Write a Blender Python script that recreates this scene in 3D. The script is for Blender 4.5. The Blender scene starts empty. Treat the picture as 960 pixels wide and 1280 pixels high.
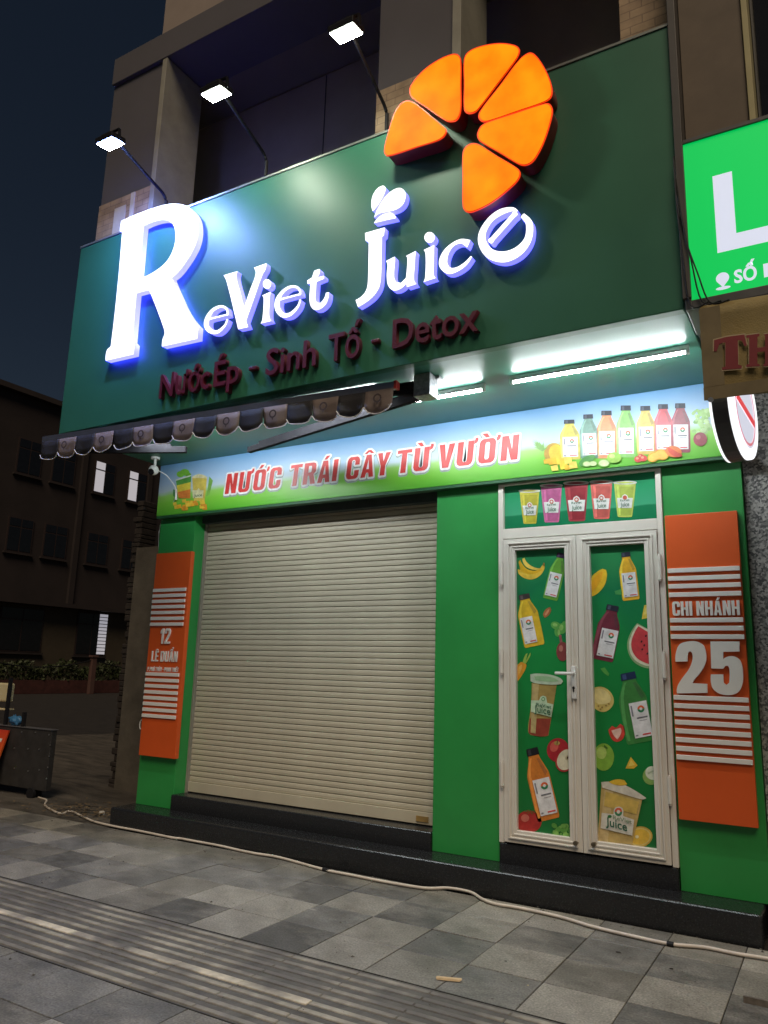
import bpy, bmesh, math, random
from mathutils import Vector, Matrix, Euler
random.seed(7)
SC = bpy.context.scene
COL = SC.collection
rad = math.radians

# ------------------------------------------------------------------ camera
FPX = 952.6                                    # focal length in photograph pixels (960 x 1280)
CAM = Vector((0.0, -5.65, 1.53))
YAW, PITCH, ROLL = rad(-30.6595), rad(11.7486), rad(1.6439)
_f = Vector((math.sin(YAW)*math.cos(PITCH), math.cos(YAW)*math.cos(PITCH), math.sin(PITCH)))
_r0 = Vector((math.cos(YAW), -math.sin(YAW), 0)); _u0 = _r0.cross(_f)
_r = _r0*math.cos(ROLL) + _u0*math.sin(ROLL); _u = -_r0*math.sin(ROLL) + _u0*math.cos(ROLL)
cd = bpy.data.cameras.new('camera'); cam = bpy.data.objects.new('camera', cd); COL.objects.link(cam)
cd.sensor_fit = 'VERTICAL'; cd.sensor_height = 36.0; cd.lens = FPX/1280*36.0
cd.clip_start = 0.05; cd.clip_end = 3000
M = Matrix((( _r.x, _u.x, -_f.x, CAM.x), (_r.y, _u.y, -_f.y, CAM.y), (_r.z, _u.z, -_f.z, CAM.z), (0,0,0,1)))
cam.matrix_world = M
SC.camera = cam

# ------------------------------------------------------------------ night sky, street light glow
W = bpy.data.worlds.new('World'); SC.world = W; W.use_nodes = True
nt = W.node_tree; nt.nodes.clear()
sky = nt.nodes.new('ShaderNodeTexSky'); sky.sky_type = 'NISHITA'; sky.sun_disc = False
SUN_EL, SUN_AZ = rad(52), rad(150)
sky.sun_elevation = SUN_EL; sky.sun_rotation = SUN_AZ
bg = nt.nodes.new('ShaderNodeBackground'); bg.inputs['Strength'].default_value = 0.0020
wo = nt.nodes.new('ShaderNodeOutputWorld')
nt.links.new(sky.outputs[0], bg.inputs[0]); nt.links.new(bg.outputs[0], wo.inputs[0])
sl = bpy.data.lights.new('sun', 'SUN'); sl.energy = 0.40; sl.angle = rad(30); sl.color = (1.0, 0.80, 0.58)
sun = bpy.data.objects.new('sun', sl); COL.objects.link(sun)
_sd = Vector((math.sin(SUN_AZ)*math.cos(SUN_EL), math.cos(SUN_AZ)*math.cos(SUN_EL), math.sin(SUN_EL)))
sun.rotation_euler = _sd.to_track_quat('Z', 'Y').to_euler(); sun.location = (6, -12, 12)
SC.view_settings.view_transform = 'Standard'; SC.view_settings.look = 'None'
SC.view_settings.gamma = 1.0; SC.view_settings.exposure = 2.0; SC.view_settings.use_curve_mapping = False
SC.cycles.use_denoising = True
SC.cycles.max_bounces = 6
SC.cycles.sample_clamp_indirect = 6

# ------------------------------------------------------------------ unproject photo points to a real plane
def ray(px, py): return _r*((px-480)/FPX) - _u*((py-640)/FPX) + _f
def U(px, py, Y):
    d = ray(px, py); return CAM + d*((Y-CAM.y)/d.y)
def UX(px, py, X):
    d = ray(px, py); return CAM + d*((X-CAM.x)/d.x)
def UZ(px, py, Z):
    d = ray(px, py); return CAM + d*((Z-CAM.z)/d.z)

# ------------------------------------------------------------------ materials
MATS = {}
def mat(name, col, rough=0.5, var=0.12, scale=6.0, metal=0.0, bump=0.0, bscale=60.0, spec=0.5, emit=None, estr=0.0, coat=0.0, stretch=None, rvar=0.0):
    if name in MATS: return MATS[name]
    m = bpy.data.materials.new(name); m.use_nodes = True
    t = m.node_tree; p = t.nodes['Principled BSDF']
    p.inputs['Roughness'].default_value = rough; p.inputs['Metallic'].default_value = metal
    p.inputs['Specular IOR Level'].default_value = spec
    p.inputs['Coat Weight'].default_value = coat; p.inputs['Coat Roughness'].default_value = 0.08
    tc = t.nodes.new('ShaderNodeTexCoord'); src = tc.outputs['Object']
    if stretch:
        mp = t.nodes.new('ShaderNodeMapping'); mp.inputs['Scale'].default_value = stretch
        t.links.new(src, mp.inputs[0]); src = mp.outputs[0]
    nz = t.nodes.new('ShaderNodeTexNoise'); nz.inputs['Scale'].default_value = scale; nz.inputs['Detail'].default_value = 6
    nz.inputs['Roughness'].default_value = 0.62
    t.links.new(src, nz.inputs['Vector'])
    rp = t.nodes.new('ShaderNodeValToRGB'); e = rp.color_ramp.elements
    e[0].position = 0.3; e[1].position = 0.72
    lo = [c*(1-var) for c in col]; hi = [min(1, c*(1+var)) for c in col]
    e[0].color = (*lo, 1); e[1].color = (*hi, 1)
    t.links.new(nz.outputs['Fac'], rp.inputs[0]); t.links.new(rp.outputs[0], p.inputs['Base Color'])
    if rvar:
        mr = t.nodes.new('ShaderNodeMapRange'); mr.inputs['To Min'].default_value = max(0.02, rough-rvar); mr.inputs['To Max'].default_value = min(1, rough+rvar)
        t.links.new(nz.outputs['Fac'], mr.inputs[0]); t.links.new(mr.outputs[0], p.inputs['Roughness'])
    if bump:
        n2 = t.nodes.new('ShaderNodeTexNoise'); n2.inputs['Scale'].default_value = bscale; n2.inputs['Detail'].default_value = 5
        t.links.new(src, n2.inputs['Vector'])
        b = t.nodes.new('ShaderNodeBump'); b.inputs['Strength'].default_value = bump; b.inputs['Distance'].default_value = 0.01
        t.links.new(n2.outputs['Fac'], b.inputs['Height']); t.links.new(b.outputs[0], p.inputs['Normal'])
    if emit:
        p.inputs['Emission Color'].default_value = (*emit, 1); p.inputs['Emission Strength'].default_value = estr
    MATS[name] = m
    return m

GREEN = mat('green_panel', (0.028, 0.28, 0.060), 0.34, 0.10, 1.6, rvar=0.06)
SIGNGREEN = mat('sign_green', (0.025, 0.14, 0.080), 0.44, 0.10, 1.5, rvar=0.06, bump=0.12, bscale=1.8)
SOFFIT = mat('soffit_green', (0.05, 0.21, 0.15), 0.38, 0.06, 1.4)
ORANGE = mat('orange_panel', (0.66, 0.095, 0.014), 0.42, 0.08, 1.5)
WHITEACR = mat('white_acrylic', (0.78, 0.74, 0.68), 0.4, 0.04)
FRAME = mat('white_aluminium', (0.68, 0.64, 0.57), 0.35, 0.05, 3.0)
FRAMEGAP = mat('dark_gap', (0.03, 0.03, 0.03), 0.6, 0.1)
SHUT = mat('beige_shutter', (0.50, 0.450, 0.335), 0.42, 0.10, 2.2, rvar=0.08, stretch=(1, 1, 0.35))
SHUTDARK = mat('shutter_gap', (0.22, 0.19, 0.14), 0.5, 0.1)
GRANITE = mat('black_granite', (0.017, 0.018, 0.020), 0.26, 0.4, 90, rvar=0.08, bump=0.05, bscale=200)
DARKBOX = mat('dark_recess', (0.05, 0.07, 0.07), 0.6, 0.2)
BLACKMET = mat('black_metal', (0.013, 0.013, 0.015), 0.55, 0.2, spec=0.25)
STEEL = mat('steel', (0.5, 0.5, 0.5), 0.3, 0.1, metal=0.9)
WHITEPL = mat('white_plastic', (0.7, 0.7, 0.68), 0.4, 0.05)
CONC = mat('concrete', (0.13, 0.115, 0.09), 0.85, 0.35, 2.5, bump=0.5, bscale=18)
COLSTUC = mat('balcony_wall', (0.34, 0.28, 0.24), 0.7, 0.12, 1.5)
BEAM_AND_SHADE = mat('beam_paint_and_column_shade', (0.11, 0.105, 0.115), 0.7, 0.10, 1.0)
GLASSD = mat('dark_glass', (0.012, 0.013, 0.016), 0.12, 0.2)

def brick_mat(name, c1, c2, cm, scale, bump=0.4):
    m = bpy.data.materials.new(name); m.use_nodes = True; t = m.node_tree; p = t.nodes['Principled BSDF']
    tc = t.nodes.new('ShaderNodeTexCoord'); mp = t.nodes.new('ShaderNodeMapping'); mp.inputs['Rotation'].default_value = (rad(90), 0, 0)
    br = t.nodes.new('ShaderNodeTexBrick'); br.inputs['Scale'].default_value = scale
    br.inputs['Color1'].default_value = (*c1, 1); br.inputs['Color2'].default_value = (*c2, 1); br.inputs['Mortar'].default_value = (*cm, 1)
    br.inputs['Mortar Size'].default_value = 0.012; br.inputs['Brick Width'].default_value = 0.5; br.inputs['Row Height'].default_value = 0.2
    nz = t.nodes.new('ShaderNodeTexNoise'); nz.inputs['Scale'].default_value = 9; nz.inputs['Detail'].default_value = 6
    mx = t.nodes.new('ShaderNodeMixRGB'); mx.blend_type = 'OVERLAY'; mx.inputs[0].default_value = 0.55
    t.links.new(tc.outputs['Object'], mp.inputs[0]); t.links.new(mp.outputs[0], br.inputs[0]); t.links.new(tc.outputs['Object'], nz.inputs[0])
    t.links.new(br.outputs['Color'], mx.inputs[1]); t.links.new(nz.outputs['Fac'], mx.inputs[2]); t.links.new(mx.outputs[0], p.inputs['Base Color'])
    b = t.nodes.new('ShaderNodeBump'); b.inputs['Strength'].default_value = bump; b.inputs['Distance'].default_value = 0.02; b.invert = True
    t.links.new(br.outputs['Fac'], b.inputs['Height']); t.links.new(b.outputs[0], p.inputs['Normal'])
    p.inputs['Roughness'].default_value = 0.8
    return m
BRICK = brick_mat('beige_stone_cladding', (0.42, 0.31, 0.20), (0.36, 0.26, 0.17), (0.26, 0.19, 0.13), 3.2)

def granite_speckle():
    m = bpy.data.materials.new('speckled_granite'); m.use_nodes = True; t = m.node_tree; p = t.nodes['Principled BSDF']
    tc = t.nodes.new('ShaderNodeTexCoord'); v = t.nodes.new('ShaderNodeTexVoronoi'); v.inputs['Scale'].default_value = 75
    rp = t.nodes.new('ShaderNodeValToRGB'); e = rp.color_ramp.elements
    e[0].color = (0.09, 0.09, 0.09, 1); e[1].color = (0.50, 0.48, 0.45, 1); e[0].position = 0.15; e[1].position = 0.85
    sp = t.nodes.new('ShaderNodeSeparateColor')
    t.links.new(tc.outputs['Object'], v.inputs['Vector']); t.links.new(v.outputs['Color'], sp.inputs[0]); t.links.new(sp.outputs[0], rp.inputs[0]); t.links.new(rp.outputs[0], p.inputs['Base Color'])
    p.inputs['Roughness'].default_value = 0.35
    return m
SPECK = granite_speckle()

def pmat(c):                                     # printed vinyl ink of one colour
    k = 'print_%d_%d_%d' % tuple(int(255*x) for x in c)
    return mat(k, c, 0.38, 0.22, 17.0)
def emat(name, c, s, base=(0.8, 0.8, 0.8)):
    return mat(name, base, 0.4, 0.02, emit=c, estr=s)

# ------------------------------------------------------------------ mesh helpers
def bx(bm, x0, x1, y0, y1, z0, z1, bev=0.0, seg=2):
    r = bmesh.ops.create_cube(bm, size=1.0)
    vs = r['verts']
    for v in vs:
        v.co = Vector((x0 + (v.co.x+.5)*(x1-x0), y0 + (v.co.y+.5)*(y1-y0), z0 + (v.co.z+.5)*(z1-z0)))
    if bev:
        es = list({e for v in vs for e in v.link_edges})
        bmesh.ops.bevel(bm, geom=es, offset=bev, segments=seg, affect='EDGES', profile=0.5)
    return bm
def cyl(bm, a, b, r, n=14, r2=None):
    a = Vector(a); b = Vector(b); d = b-a
    q = d.to_track_quat('Z', 'Y').to_matrix().to_4x4()
    bmesh.ops.create_cone(bm, cap_ends=True, segments=n, radius1=r, radius2=r if r2 is None else r2, depth=d.length, matrix=Matrix.Translation((a+b)/2) @ q)
    return bm
def bar(bm, a, b, w, h):                          # rectangular bar from a to b
    a = Vector(a); b = Vector(b); d = b-a
    X = d.normalized(); Z = Vector((0, 0, 1)); Yv = Z.cross(X).normalized(); Z = X.cross(Yv)
    r = bmesh.ops.create_cube(bm, size=1.0)
    for v in r['verts']:
        v.co = (a+b)/2 + X*(v.co.x*d.length) + Yv*(v.co.y*w) + Z*(v.co.z*h)
    return bm
def tube(bm, pts, r, n=8):
    pts = [Vector(p) for p in pts]; rings = []
    for i, p in enumerate(pts):
        d = (pts[min(i+1, len(pts)-1)] - pts[max(i-1, 0)]).normalized()
        up = Vector((0, 0, 1)) if abs(d.z) < .9 else Vector((1, 0, 0))
        s = d.cross(up).normalized(); t = s.cross(d)
        rings.append([bm.verts.new(p + s*(r*math.cos(2*math.pi*k/n)) + t*(r*math.sin(2*math.pi*k/n))) for k in range(n)])
    for A, B in zip(rings, rings[1:]):
        for k in range(n): bm.faces.new((A[k], A[(k+1) % n], B[(k+1) % n], B[k]))
    bm.faces.new(rings[0][::-1]); bm.faces.new(rings[-1])
    return bm
def spline3(pts, n=5):
    pts = [Vector(p) for p in pts]; out = []
    for i in range(len(pts)-1):
        p0 = pts[max(i-1, 0)]; p1 = pts[i]; p2 = pts[i+1]; p3 = pts[min(i+2, len(pts)-1)]
        for k in range(n):
            t = k/n
            out.append(0.5*((2*p1) + (p2-p0)*t + (2*p0-5*p1+4*p2-p3)*t*t + (3*p1-p0-3*p2+p3)*t**3))
    out.append(pts[-1]); return out
def finish(bm, name):
    bmesh.ops.recalc_face_normals(bm, faces=bm.faces[:])
    me = bpy.data.meshes.new(name); bm.to_mesh(me); bm.free(); return me
def obj(name, src, m=None, parent=None, loc=None, smooth=False):
    me = finish(src, name) if isinstance(src, bmesh.types.BMesh) else src
    o = bpy.data.objects.new(name, me); COL.objects.link(o)
    if m is not None and len(me.materials) == 0:
        for k in (m if isinstance(m, (list, tuple)) else [m]): me.materials.append(k)
    if smooth:
        for f in me.polygons: f.use_smooth = True
    if loc is not None: o.location = loc
    if parent is not None:
        o.parent = parent
        if parent.parent is None: o.matrix_parent_inverse = Matrix.Translation(-parent.location)   # parts keep world coordinates
    return o
def thing(name, loc, label, cat, group=None):
    o = bpy.data.objects.new(name, None); COL.objects.link(o); o.location = loc; o.empty_display_size = 0.2
    o['label'] = label; o['category'] = cat
    if group: o['group'] = group
    return o
def tag(o, label, cat, group=None, kind=None):
    if label: o['label'] = label
    if cat: o['category'] = cat
    if group: o['group'] = group
    if kind: o['kind'] = kind
    return o
def struct(o): o['kind'] = 'structure'; return o
def box(name, x0, x1, y0, y1, z0, z1, m, parent=None, bev=0.0, seg=2):
    return obj(name, bx(bmesh.new(), x0, x1, y0, y1, z0, z1, bev, seg), m, parent)

# ---- flat outlines
def smooth2(pts, thr=38, n=5):
    P = [Vector((p[0], p[1])) for p in pts]; N = len(P); tin = []; tout = []
    for i in range(N):
        a = P[i]-P[i-1]; b = P[(i+1) % N]-P[i]
        if a.length < 1e-9 or b.length < 1e-9 or math.degrees(a.angle(b)) > thr:
            tin.append(None); tout.append(None)
        else:
            d = (P[(i+1) % N]-P[i-1]); d.normalize(); tin.append(d); tout.append(d)
    out = []
    for i in range(N):
        j = (i+1) % N; c = P[j]-P[i]; L = c.length
        t0 = tout[i]*L if tout[i] is not None else None
        t1 = tin[j]*L if tin[j] is not None else None
        if t0 is None and t1 is None: out.append(P[i]); continue
        if t0 is None: t0 = 2*c - t1 if (2*c-t1).length < 2*L else c
        if t1 is None: t1 = 2*c - t0 if (2*c-t0).length < 2*L else c
        for k in range(n):
            s = k/n; h1 = 2*s**3-3*s**2+1; h2 = -2*s**3+3*s**2; h3 = s**3-2*s**2+s; h4 = s**3-s**2
            out.append(P[i]*h1 + P[j]*h2 + t0*h3 + t1*h4)
    return out
def stroke2(pts, ws, n=6):
    C3 = spline3([(p[0], p[1], w) for p, w in zip(pts, ws)], n)
    L = []; Rr = []
    for i, p in enumerate(C3):
        a = C3[max(i-1, 0)]; b = C3[min(i+1, len(C3)-1)]
        d = Vector((b.x-a.x, b.y-a.y)).normalized(); nn = Vector((-d.y, d.x))*(p.z/2)
        L.append(Vector((p.x, p.y))+nn); Rr.append(Vector((p.x, p.y))-nn)
    return L + Rr[::-1]
def curve_mesh(polys, extrude, bevel=0.0):
    c = bpy.data.curves.new('tmp', 'CURVE'); c.dimensions = '2D'; c.fill_mode = 'BOTH'
    c.extrude = max(extrude-bevel, 0); c.bevel_depth = bevel; c.bevel_resolution = 1
    if bevel: c.offset = -bevel
    for p in polys:
        s = c.splines.new('POLY'); s.points.add(len(p)-1)
        for k, v in enumerate(p): s.points[k].co = (v[0], v[1], 0, 1)
        s.use_cyclic_u = True
    o = bpy.data.objects.new('tmp', c); COL.objects.link(o)
    dg = bpy.context.evaluated_depsgraph_get(); me = bpy.data.meshes.new_from_object(o.evaluated_get(dg))
    bpy.data.objects.remove(o); bpy.data.curves.remove(c)
    return me
def to_facade(me, Yback, depth):                  # curve x,y -> X,Z ; extrusion towards the street
    for v in me.vertices:
        x, y, z = v.co; v.co = (x, Yback - depth/2 - z, y)
    return me
def split_front(me, mats, Yfront, eps=0.004):       # slot 0 faces, slot 1 sides
    me.materials.clear()
    for m in mats: me.materials.append(m)
    for f in me.polygons:
        f.material_index = 0 if f.normal.y < -0.9 and f.center.y < Yfront+eps else 1
    return me
def letter_px(name, polys, Yback, depth, mats, parent, bevel=0.0, org=(0, 0), s=1.0, smooth_thr=38, lift=0.0):
    """polys: photo-pixel outlines, each list of rings (first outer, rest holes); real depth from the board."""
    bmj = bmesh.new()
    for k, rings in enumerate(polys):
        d = depth + lift*k
        ww = []
        for r in rings:
            w = [U(org[0]+p[0]/s, org[1]+p[1]/s, Yback-depth) for p in smooth2(r, smooth_thr)]
            ww.append([(p.x, p.z) for p in w])
        me = curve_mesh(ww, d/2, bevel); to_facade(me, Yback, d)
        me.calc_loop_triangles()
        bmj.from_mesh(me); bpy.data.meshes.remove(me)
    me = bpy.data.meshes.new(name); bmesh.ops.recalc_face_normals(bmj, faces=bmj.faces[:]); bmj.to_mesh(me); bmj.free()
    split_front(me, mats, Yback-depth-lift*len(polys), 0.006+lift*len(polys))
    return obj(name, me, None, parent)
_CAP = {}
def text_raw(s, offset=0.0, extrude=0.0, bevel=0.0, shear=0.0):
    c = bpy.data.curves.new('tmp', 'FONT'); c.body = s; c.size = 1; c.offset = offset; c.extrude = extrude; c.bevel_depth = bevel; c.shear = shear
    c.resolution_u = 3
    o = bpy.data.objects.new('tmp', c); COL.objects.link(o)
    dg = bpy.context.evaluated_depsgraph_get(); me = bpy.data.meshes.new_from_object(o.evaluated_get(dg))
    bpy.data.objects.remove(o); bpy.data.curves.remove(c); return me
def text(name, s, x0, x1, zb, cap, Yback, depth, m, parent, offset=0.0, shear=0.0, grow=0.0, slope=0.0):
    """word fitted between X=x0..x1 with baseline zb and capital height cap, on a plane facing the street"""
    key = (offset,)
    if key not in _CAP:
        t = text_raw('H', offset); _CAP[key] = (max(v.co.y for v in t.vertices), min(v.co.y for v in t.vertices)); bpy.data.meshes.remove(t)
    hi, lo = _CAP[key]
    t0 = text_raw(s, offset); bx0 = min(v.co.x for v in t0.vertices); bx1 = max(v.co.x for v in t0.vertices); bpy.data.meshes.remove(t0)
    me = text_raw(s, offset+grow, 0.5 if depth else 0.0, 0.0, shear)
    for v in me.vertices:
        x, y, z = v.co
        X = x0 + (x-bx0)/(bx1-bx0)*(x1-x0); Z = zb + (y-lo)/(hi-lo)*cap + slope*(X-x0)
        v.co = (X, Yback - depth*(z+0.5), Z)
    return obj(name, me, m, parent)
def text_px(name, s, pa, pb, cap_px, Yback, depth, m, parent, **kw):
    """baseline from photo pixel pa to pb, cap height in pixels"""
    A = U(pa[0], pa[1], Yback); B = U(pb[0], pb[1], Yback); T = U(pa[0], pa[1]-cap_px, Yback)
    return text(name, s, A.x, B.x, (A.z+B.z)/2, T.z-A.z, Yback, depth, m, parent, **kw)

# ---- own heavy condensed capitals (outer ring first, then holes), unit height
def glyph(ch, w=0.52, s=0.19):
    t = 0.15; base = {'Ư': 'U', 'Ớ': 'O', 'Ờ': 'O', 'Ừ': 'U', 'Á': 'A', 'Â': 'A', 'Ẩ': 'A', 'Ê': 'E', 'Ế': 'E', 'Ú': 'U', 'Ủ': 'U'}.get(ch, ch)
    rnd = [(w, .17), (.93*w, .06), (.78*w, 0), (.22*w, 0), (.07*w, .06), (0, .17), (0, .83), (.07*w, .94), (.22*w, 1), (.78*w, 1), (.93*w, .94), (w, .83)]
    hole = [(s, .22), (s+.03, t), (w-s-.03, t), (w-s, .22), (w-s, .78), (w-s-.03, 1-t), (s+.03, 1-t), (s, .78)]
    G = {'N': [[(0, 0), (s, 0), (s, .56), (w-s*1.05, 0), (w, 0), (w, 1), (w-s, 1), (w-s, .44), (s*1.05, 1), (0, 1)]],
         'H': [[(0, 0), (s, 0), (s, .42), (w-s, .42), (w-s, 0), (w, 0), (w, 1), (w-s, 1), (w-s, .58), (s, .58), (s, 1), (0, 1)]],
         'A': [[(0, 0), (s*.95, 0), (s+.03, .2), (w-s-.03, .2), (w-s*.95, 0), (w, 0), (w*.70, 1), (w*.30, 1)], [(w/2-.055, .36), (w/2+.055, .36), (w/2, .78)]],
         'C': [[(w, .38)] + rnd + [(w, .62), (w-s, .62), (w-s, .79), (w-s-.03, 1-t), (s+.03, 1-t), (s, .79), (s, .21), (s+.03, t), (w-s-.03, t), (w-s, .21), (w-s, .38)]],
         'O': [rnd, hole], 'I': [[(0, 0), (s, 0), (s, 1), (0, 1)]],
         'U': [[(0, 1), (0, .17), (.07*w, .06), (.22*w, 0), (.78*w, 0), (.93*w, .06), (w, .17), (w, 1), (w-s, 1), (w-s, .21), (w-s-.03, t), (s+.03, t), (s, .21), (s, 1)]],
         'D': [[(0, 0), (.72*w, 0), (.93*w, .06), (w, .18), (w, .82), (.93*w, .94), (.72*w, 1), (0, 1)], [(s, t), (w-s-.03, t), (w-s, .21), (w-s, .79), (w-s-.03, 1-t), (s, 1-t)]],
         'T': [[(w/2-s/2, 0), (w/2+s/2, 0), (w/2+s/2, 1-t), (w, 1-t), (w, 1), (0, 1), (0, 1-t), (w/2-s/2, 1-t)]],
         'E': [[(0, 0), (w*.85, 0), (w*.85, t), (s, t), (s, .43), (w*.78, .43), (w*.78, .57), (s, .57), (s, 1-t), (w*.85, 1-t), (w*.85, 1), (0, 1)]],
         'L': [[(0, 0), (w*.82, 0), (w*.82, t), (s, t), (s, 1), (0, 1)]],
         'R': [[(0, 0), (s, 0), (s, .40), (.46*w, .40), (w-s, 0), (w+.02, 0), (w*.84, .45), (w, .57), (w, .84), (.93*w, .95), (.75*w, 1), (0, 1)], [(s, .55), (w-s-.03, .55), (w-s, .6), (w-s, .8), (w-s-.03, 1-t), (s, 1-t)]],
         'P': [[(0, 0), (s, 0), (s, .38), (.75*w, .38), (.93*w, .43), (w, .54), (w, .84), (.93*w, .95), (.75*w, 1), (0, 1)], [(s, .53), (w-s-.03, .53), (w-s, .58), (w-s, .8), (w-s-.03, 1-t), (s, 1-t)]],
         'V': [[(w/2-.1, 0), (w/2+.1, 0), (w, 1), (w-s, 1), (w/2, .30), (s, 1), (0, 1)]],
         'Y': [[(w/2-s/2, 0), (w/2+s/2, 0), (w/2+s/2, .42), (w, 1), (w-s, 1), (w/2, .62), (s, 1), (0, 1), (w/2-s/2, .42)]],
         '1': [[(.13, 0), (.13+s, 0), (.13+s, 1), (.16, 1), (0, .84), (0, .66), (.13, .74)]],
         '2': [[(0, 0), (w, 0), (w, t), (s*1.15, t), (w*.9, .52), (w, .68), (w, .83), (.93*w, .94), (.78*w, 1), (.22*w, 1), (.07*w, .94), (0, .83), (0, .66), (s, .66), (s, .79), (s+.03, 1-t), (w-s-.03, 1-t), (w-s, .79), (w-s, .66), (.02, .14)]],
         '-': [[(0, .40), (.24, .40), (.24, .55), (0, .55)]], '.': [[(0, 0), (.15, 0), (.15, .16), (0, .16)]]}
    rings = [list(map(tuple, G[base]))]; ww = max(p[0] for p in G[base][0]); m = ww/2
    acute = lambda y, dx=0: [[(m-.07+dx, y), (m+.05+dx, y), (m+.17+dx, y+.17), (m+.01+dx, y+.17)]]
    if ch in 'ƯỚỜỪ': rings.append([[(w+.004, .84), (w+.10, .90), (w+.13, 1.0), (w+.12, 1.10), (w+.03, 1.10), (w+.03, 1.02), (w+.004, 1.0)]])
    if ch in 'ÂÊẨẾ': rings.append([[(m-.2, 1.05), (m-.09, 1.05), (m, 1.13), (m+.09, 1.05), (m+.2, 1.05), (m+.06, 1.21), (m-.06, 1.21)]])
    if ch in 'ÁÚỚ': rings.append(acute(1.05, -.03 if ch == 'Ớ' else 0))
    if ch == 'Ế': rings.append([[(m+.15, 1.16), (m+.23, 1.16), (m+.34, 1.30), (m+.22, 1.30)]])
    if ch in 'ỜỪ': rings.append([[(m+.05, 1.05), (m-.07, 1.05), (m-.2, 1.22), (m-.04, 1.22)]])
    if ch in 'ẨỦ':
        y = 1.17 if ch == 'Ẩ' else 1.05; x = m+(.16 if ch == 'Ẩ' else 0)
        rings.append([[(x-.04, y), (x+.05, y), (x+.05, y+.05), (x+.11, y+.10), (x+.11, y+.17), (x+.05, y+.21), (x-.07, y+.21), (x-.07, y+.15), (x+.03, y+.15), (x+.03, y+.12), (x-.04, y+.07)]])
    return rings, ww
def block(name, s, x0, x1, zb, cap, Yback, depth, m, parent, grow=0.0, shear=0.0, gap=0.075, each=True, drop=0.0, space=0.22, wt=0.19):
    lay = []; x = 0.0
    for ch in s:
        if ch == ' ': x += space; continue
        rings, ww = glyph(ch, s=wt); lay.append((rings, x)); x += ww + gap + (0.08 if ch in 'ƯỚỜỪ' else 0)
    k = (x1-x0)/(x-gap); out = []
    bmj = bmesh.new(); cnt = 0
    for q, (rings, xo) in enumerate(lay):
        for part in rings:
            cnt += 1
            W = [[(x0+(p[0]+xo)*k + shear*p[1]*cap, zb+drop+p[1]*cap) for p in ring] for ring in part]
            me = curve_mesh(W, depth/2) if not grow else grow_mesh(W[:1], grow)
            d = depth
            for v in me.vertices: X, Y, Z = v.co; v.co = (X, Yback - d/2 - Z - 0.00005*cnt, Y)
            bmj.from_mesh(me); bpy.data.meshes.remove(me)
        if each:
            out.append(obj(name, bmj, m, parent)); bmj = bmesh.new()
    if not each: out.append(obj(name, bmj, m, parent))
    else: bmj.free()
    return out
def grow_mesh(W, g):                               # outline pushed out by g with round corners (Minkowski hull of the ring)
    ring = [Vector(p) for p in W[0]]; n = len(ring)
    area = sum(ring[i].x*ring[(i+1) % n].y-ring[(i+1) % n].x*ring[i].y for i in range(n))
    if area < 0: ring = ring[::-1]
    pts = []
    for i in range(n):
        a = (ring[i]-ring[i-1]).normalized(); b = (ring[(i+1) % n]-ring[i]).normalized()
        na = Vector((a.y, -a.x)); nb_ = Vector((b.y, -b.x)); mid = na+nb_
        if a.x*b.y-a.y*b.x < 0: pts.append(ring[i] + mid.normalized()*g*min(1.0, 1/max(.5, mid.length/2))*.35)
        else:
            pts.append(ring[i]+na*g)
            if mid.length > 1e-3: pts.append(ring[i]+mid.normalized()*g)
            pts.append(ring[i]+nb_*g)
    return curve_mesh([[(p.x, p.y) for p in pts]], 0)

class Print:                                       # flat printed artwork made of ink areas on one sheet
    def __init__(self, Y, org=(0, 0), s=1.0): self.Y = Y; self.org = org; self.s = s; self.bm = bmesh.new(); self.mats = []; self.n = 0
    def add(self, pts, col, layer=1, sm=True, thr=45):
        m = col if not isinstance(col, tuple) else pmat(col)
        if m not in self.mats: self.mats.append(m)
        if sm: pts = smooth2(pts, thr, 4)
        self.n += 1; Y = self.Y - 0.0010*layer - 0.00003*(self.n % 40)
        w = [U(self.org[0]+p[0]/self.s, self.org[1]+p[1]/self.s, Y) for p in pts]
        vs = [self.bm.verts.new(p) for p in w]
        a = sum(w[i].x*w[(i+1) % len(w)].z - w[(i+1) % len(w)].x*w[i].z for i in range(len(w)))
        if a < 0: vs = vs[::-1]
        f = self.bm.faces.new(vs); f.material_index = self.mats.index(m); return self
    def ell(self, cx, cy, rx, ry, col, layer=1, rot=0, a0=0, a1=360, n=22):
        c, s_ = math.cos(rad(rot)), math.sin(rad(rot)); P = []
        for k in range(n if a1-a0 >= 360 else n+1):
            t = rad(a0 + (a1-a0)*k/n); x, y = rx*math.cos(t), ry*math.sin(t)
            P.append((cx + x*c - y*s_, cy + x*s_ + y*c))
        return self.add(P, col, layer, sm=False)
    def build(self, name, parent, label=None):
        me = bpy.data.meshes.new(name); self.bm.to_mesh(me); self.bm.free()
        for m in self.mats: me.materials.append(m)
        o = obj(name, me, None, parent)
        if label: o['label'] = label
        return o
def frm(T, B):                                     # local frame along an axis T->B : f(t, w)
    T = Vector(T); B = Vector(B); d = B-T; n = Vector((d.y, -d.x))/d.length
    n = -n if n.x < 0 else n
    return lambda t, w: tuple(T + d*t + n*w)
def lighter(c, k): return tuple(min(1, x*k + 0.02) for x in c)
WHITE = (0.74, 0.73, 0.74); INK = (0.05, 0.05, 0.06)
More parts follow.
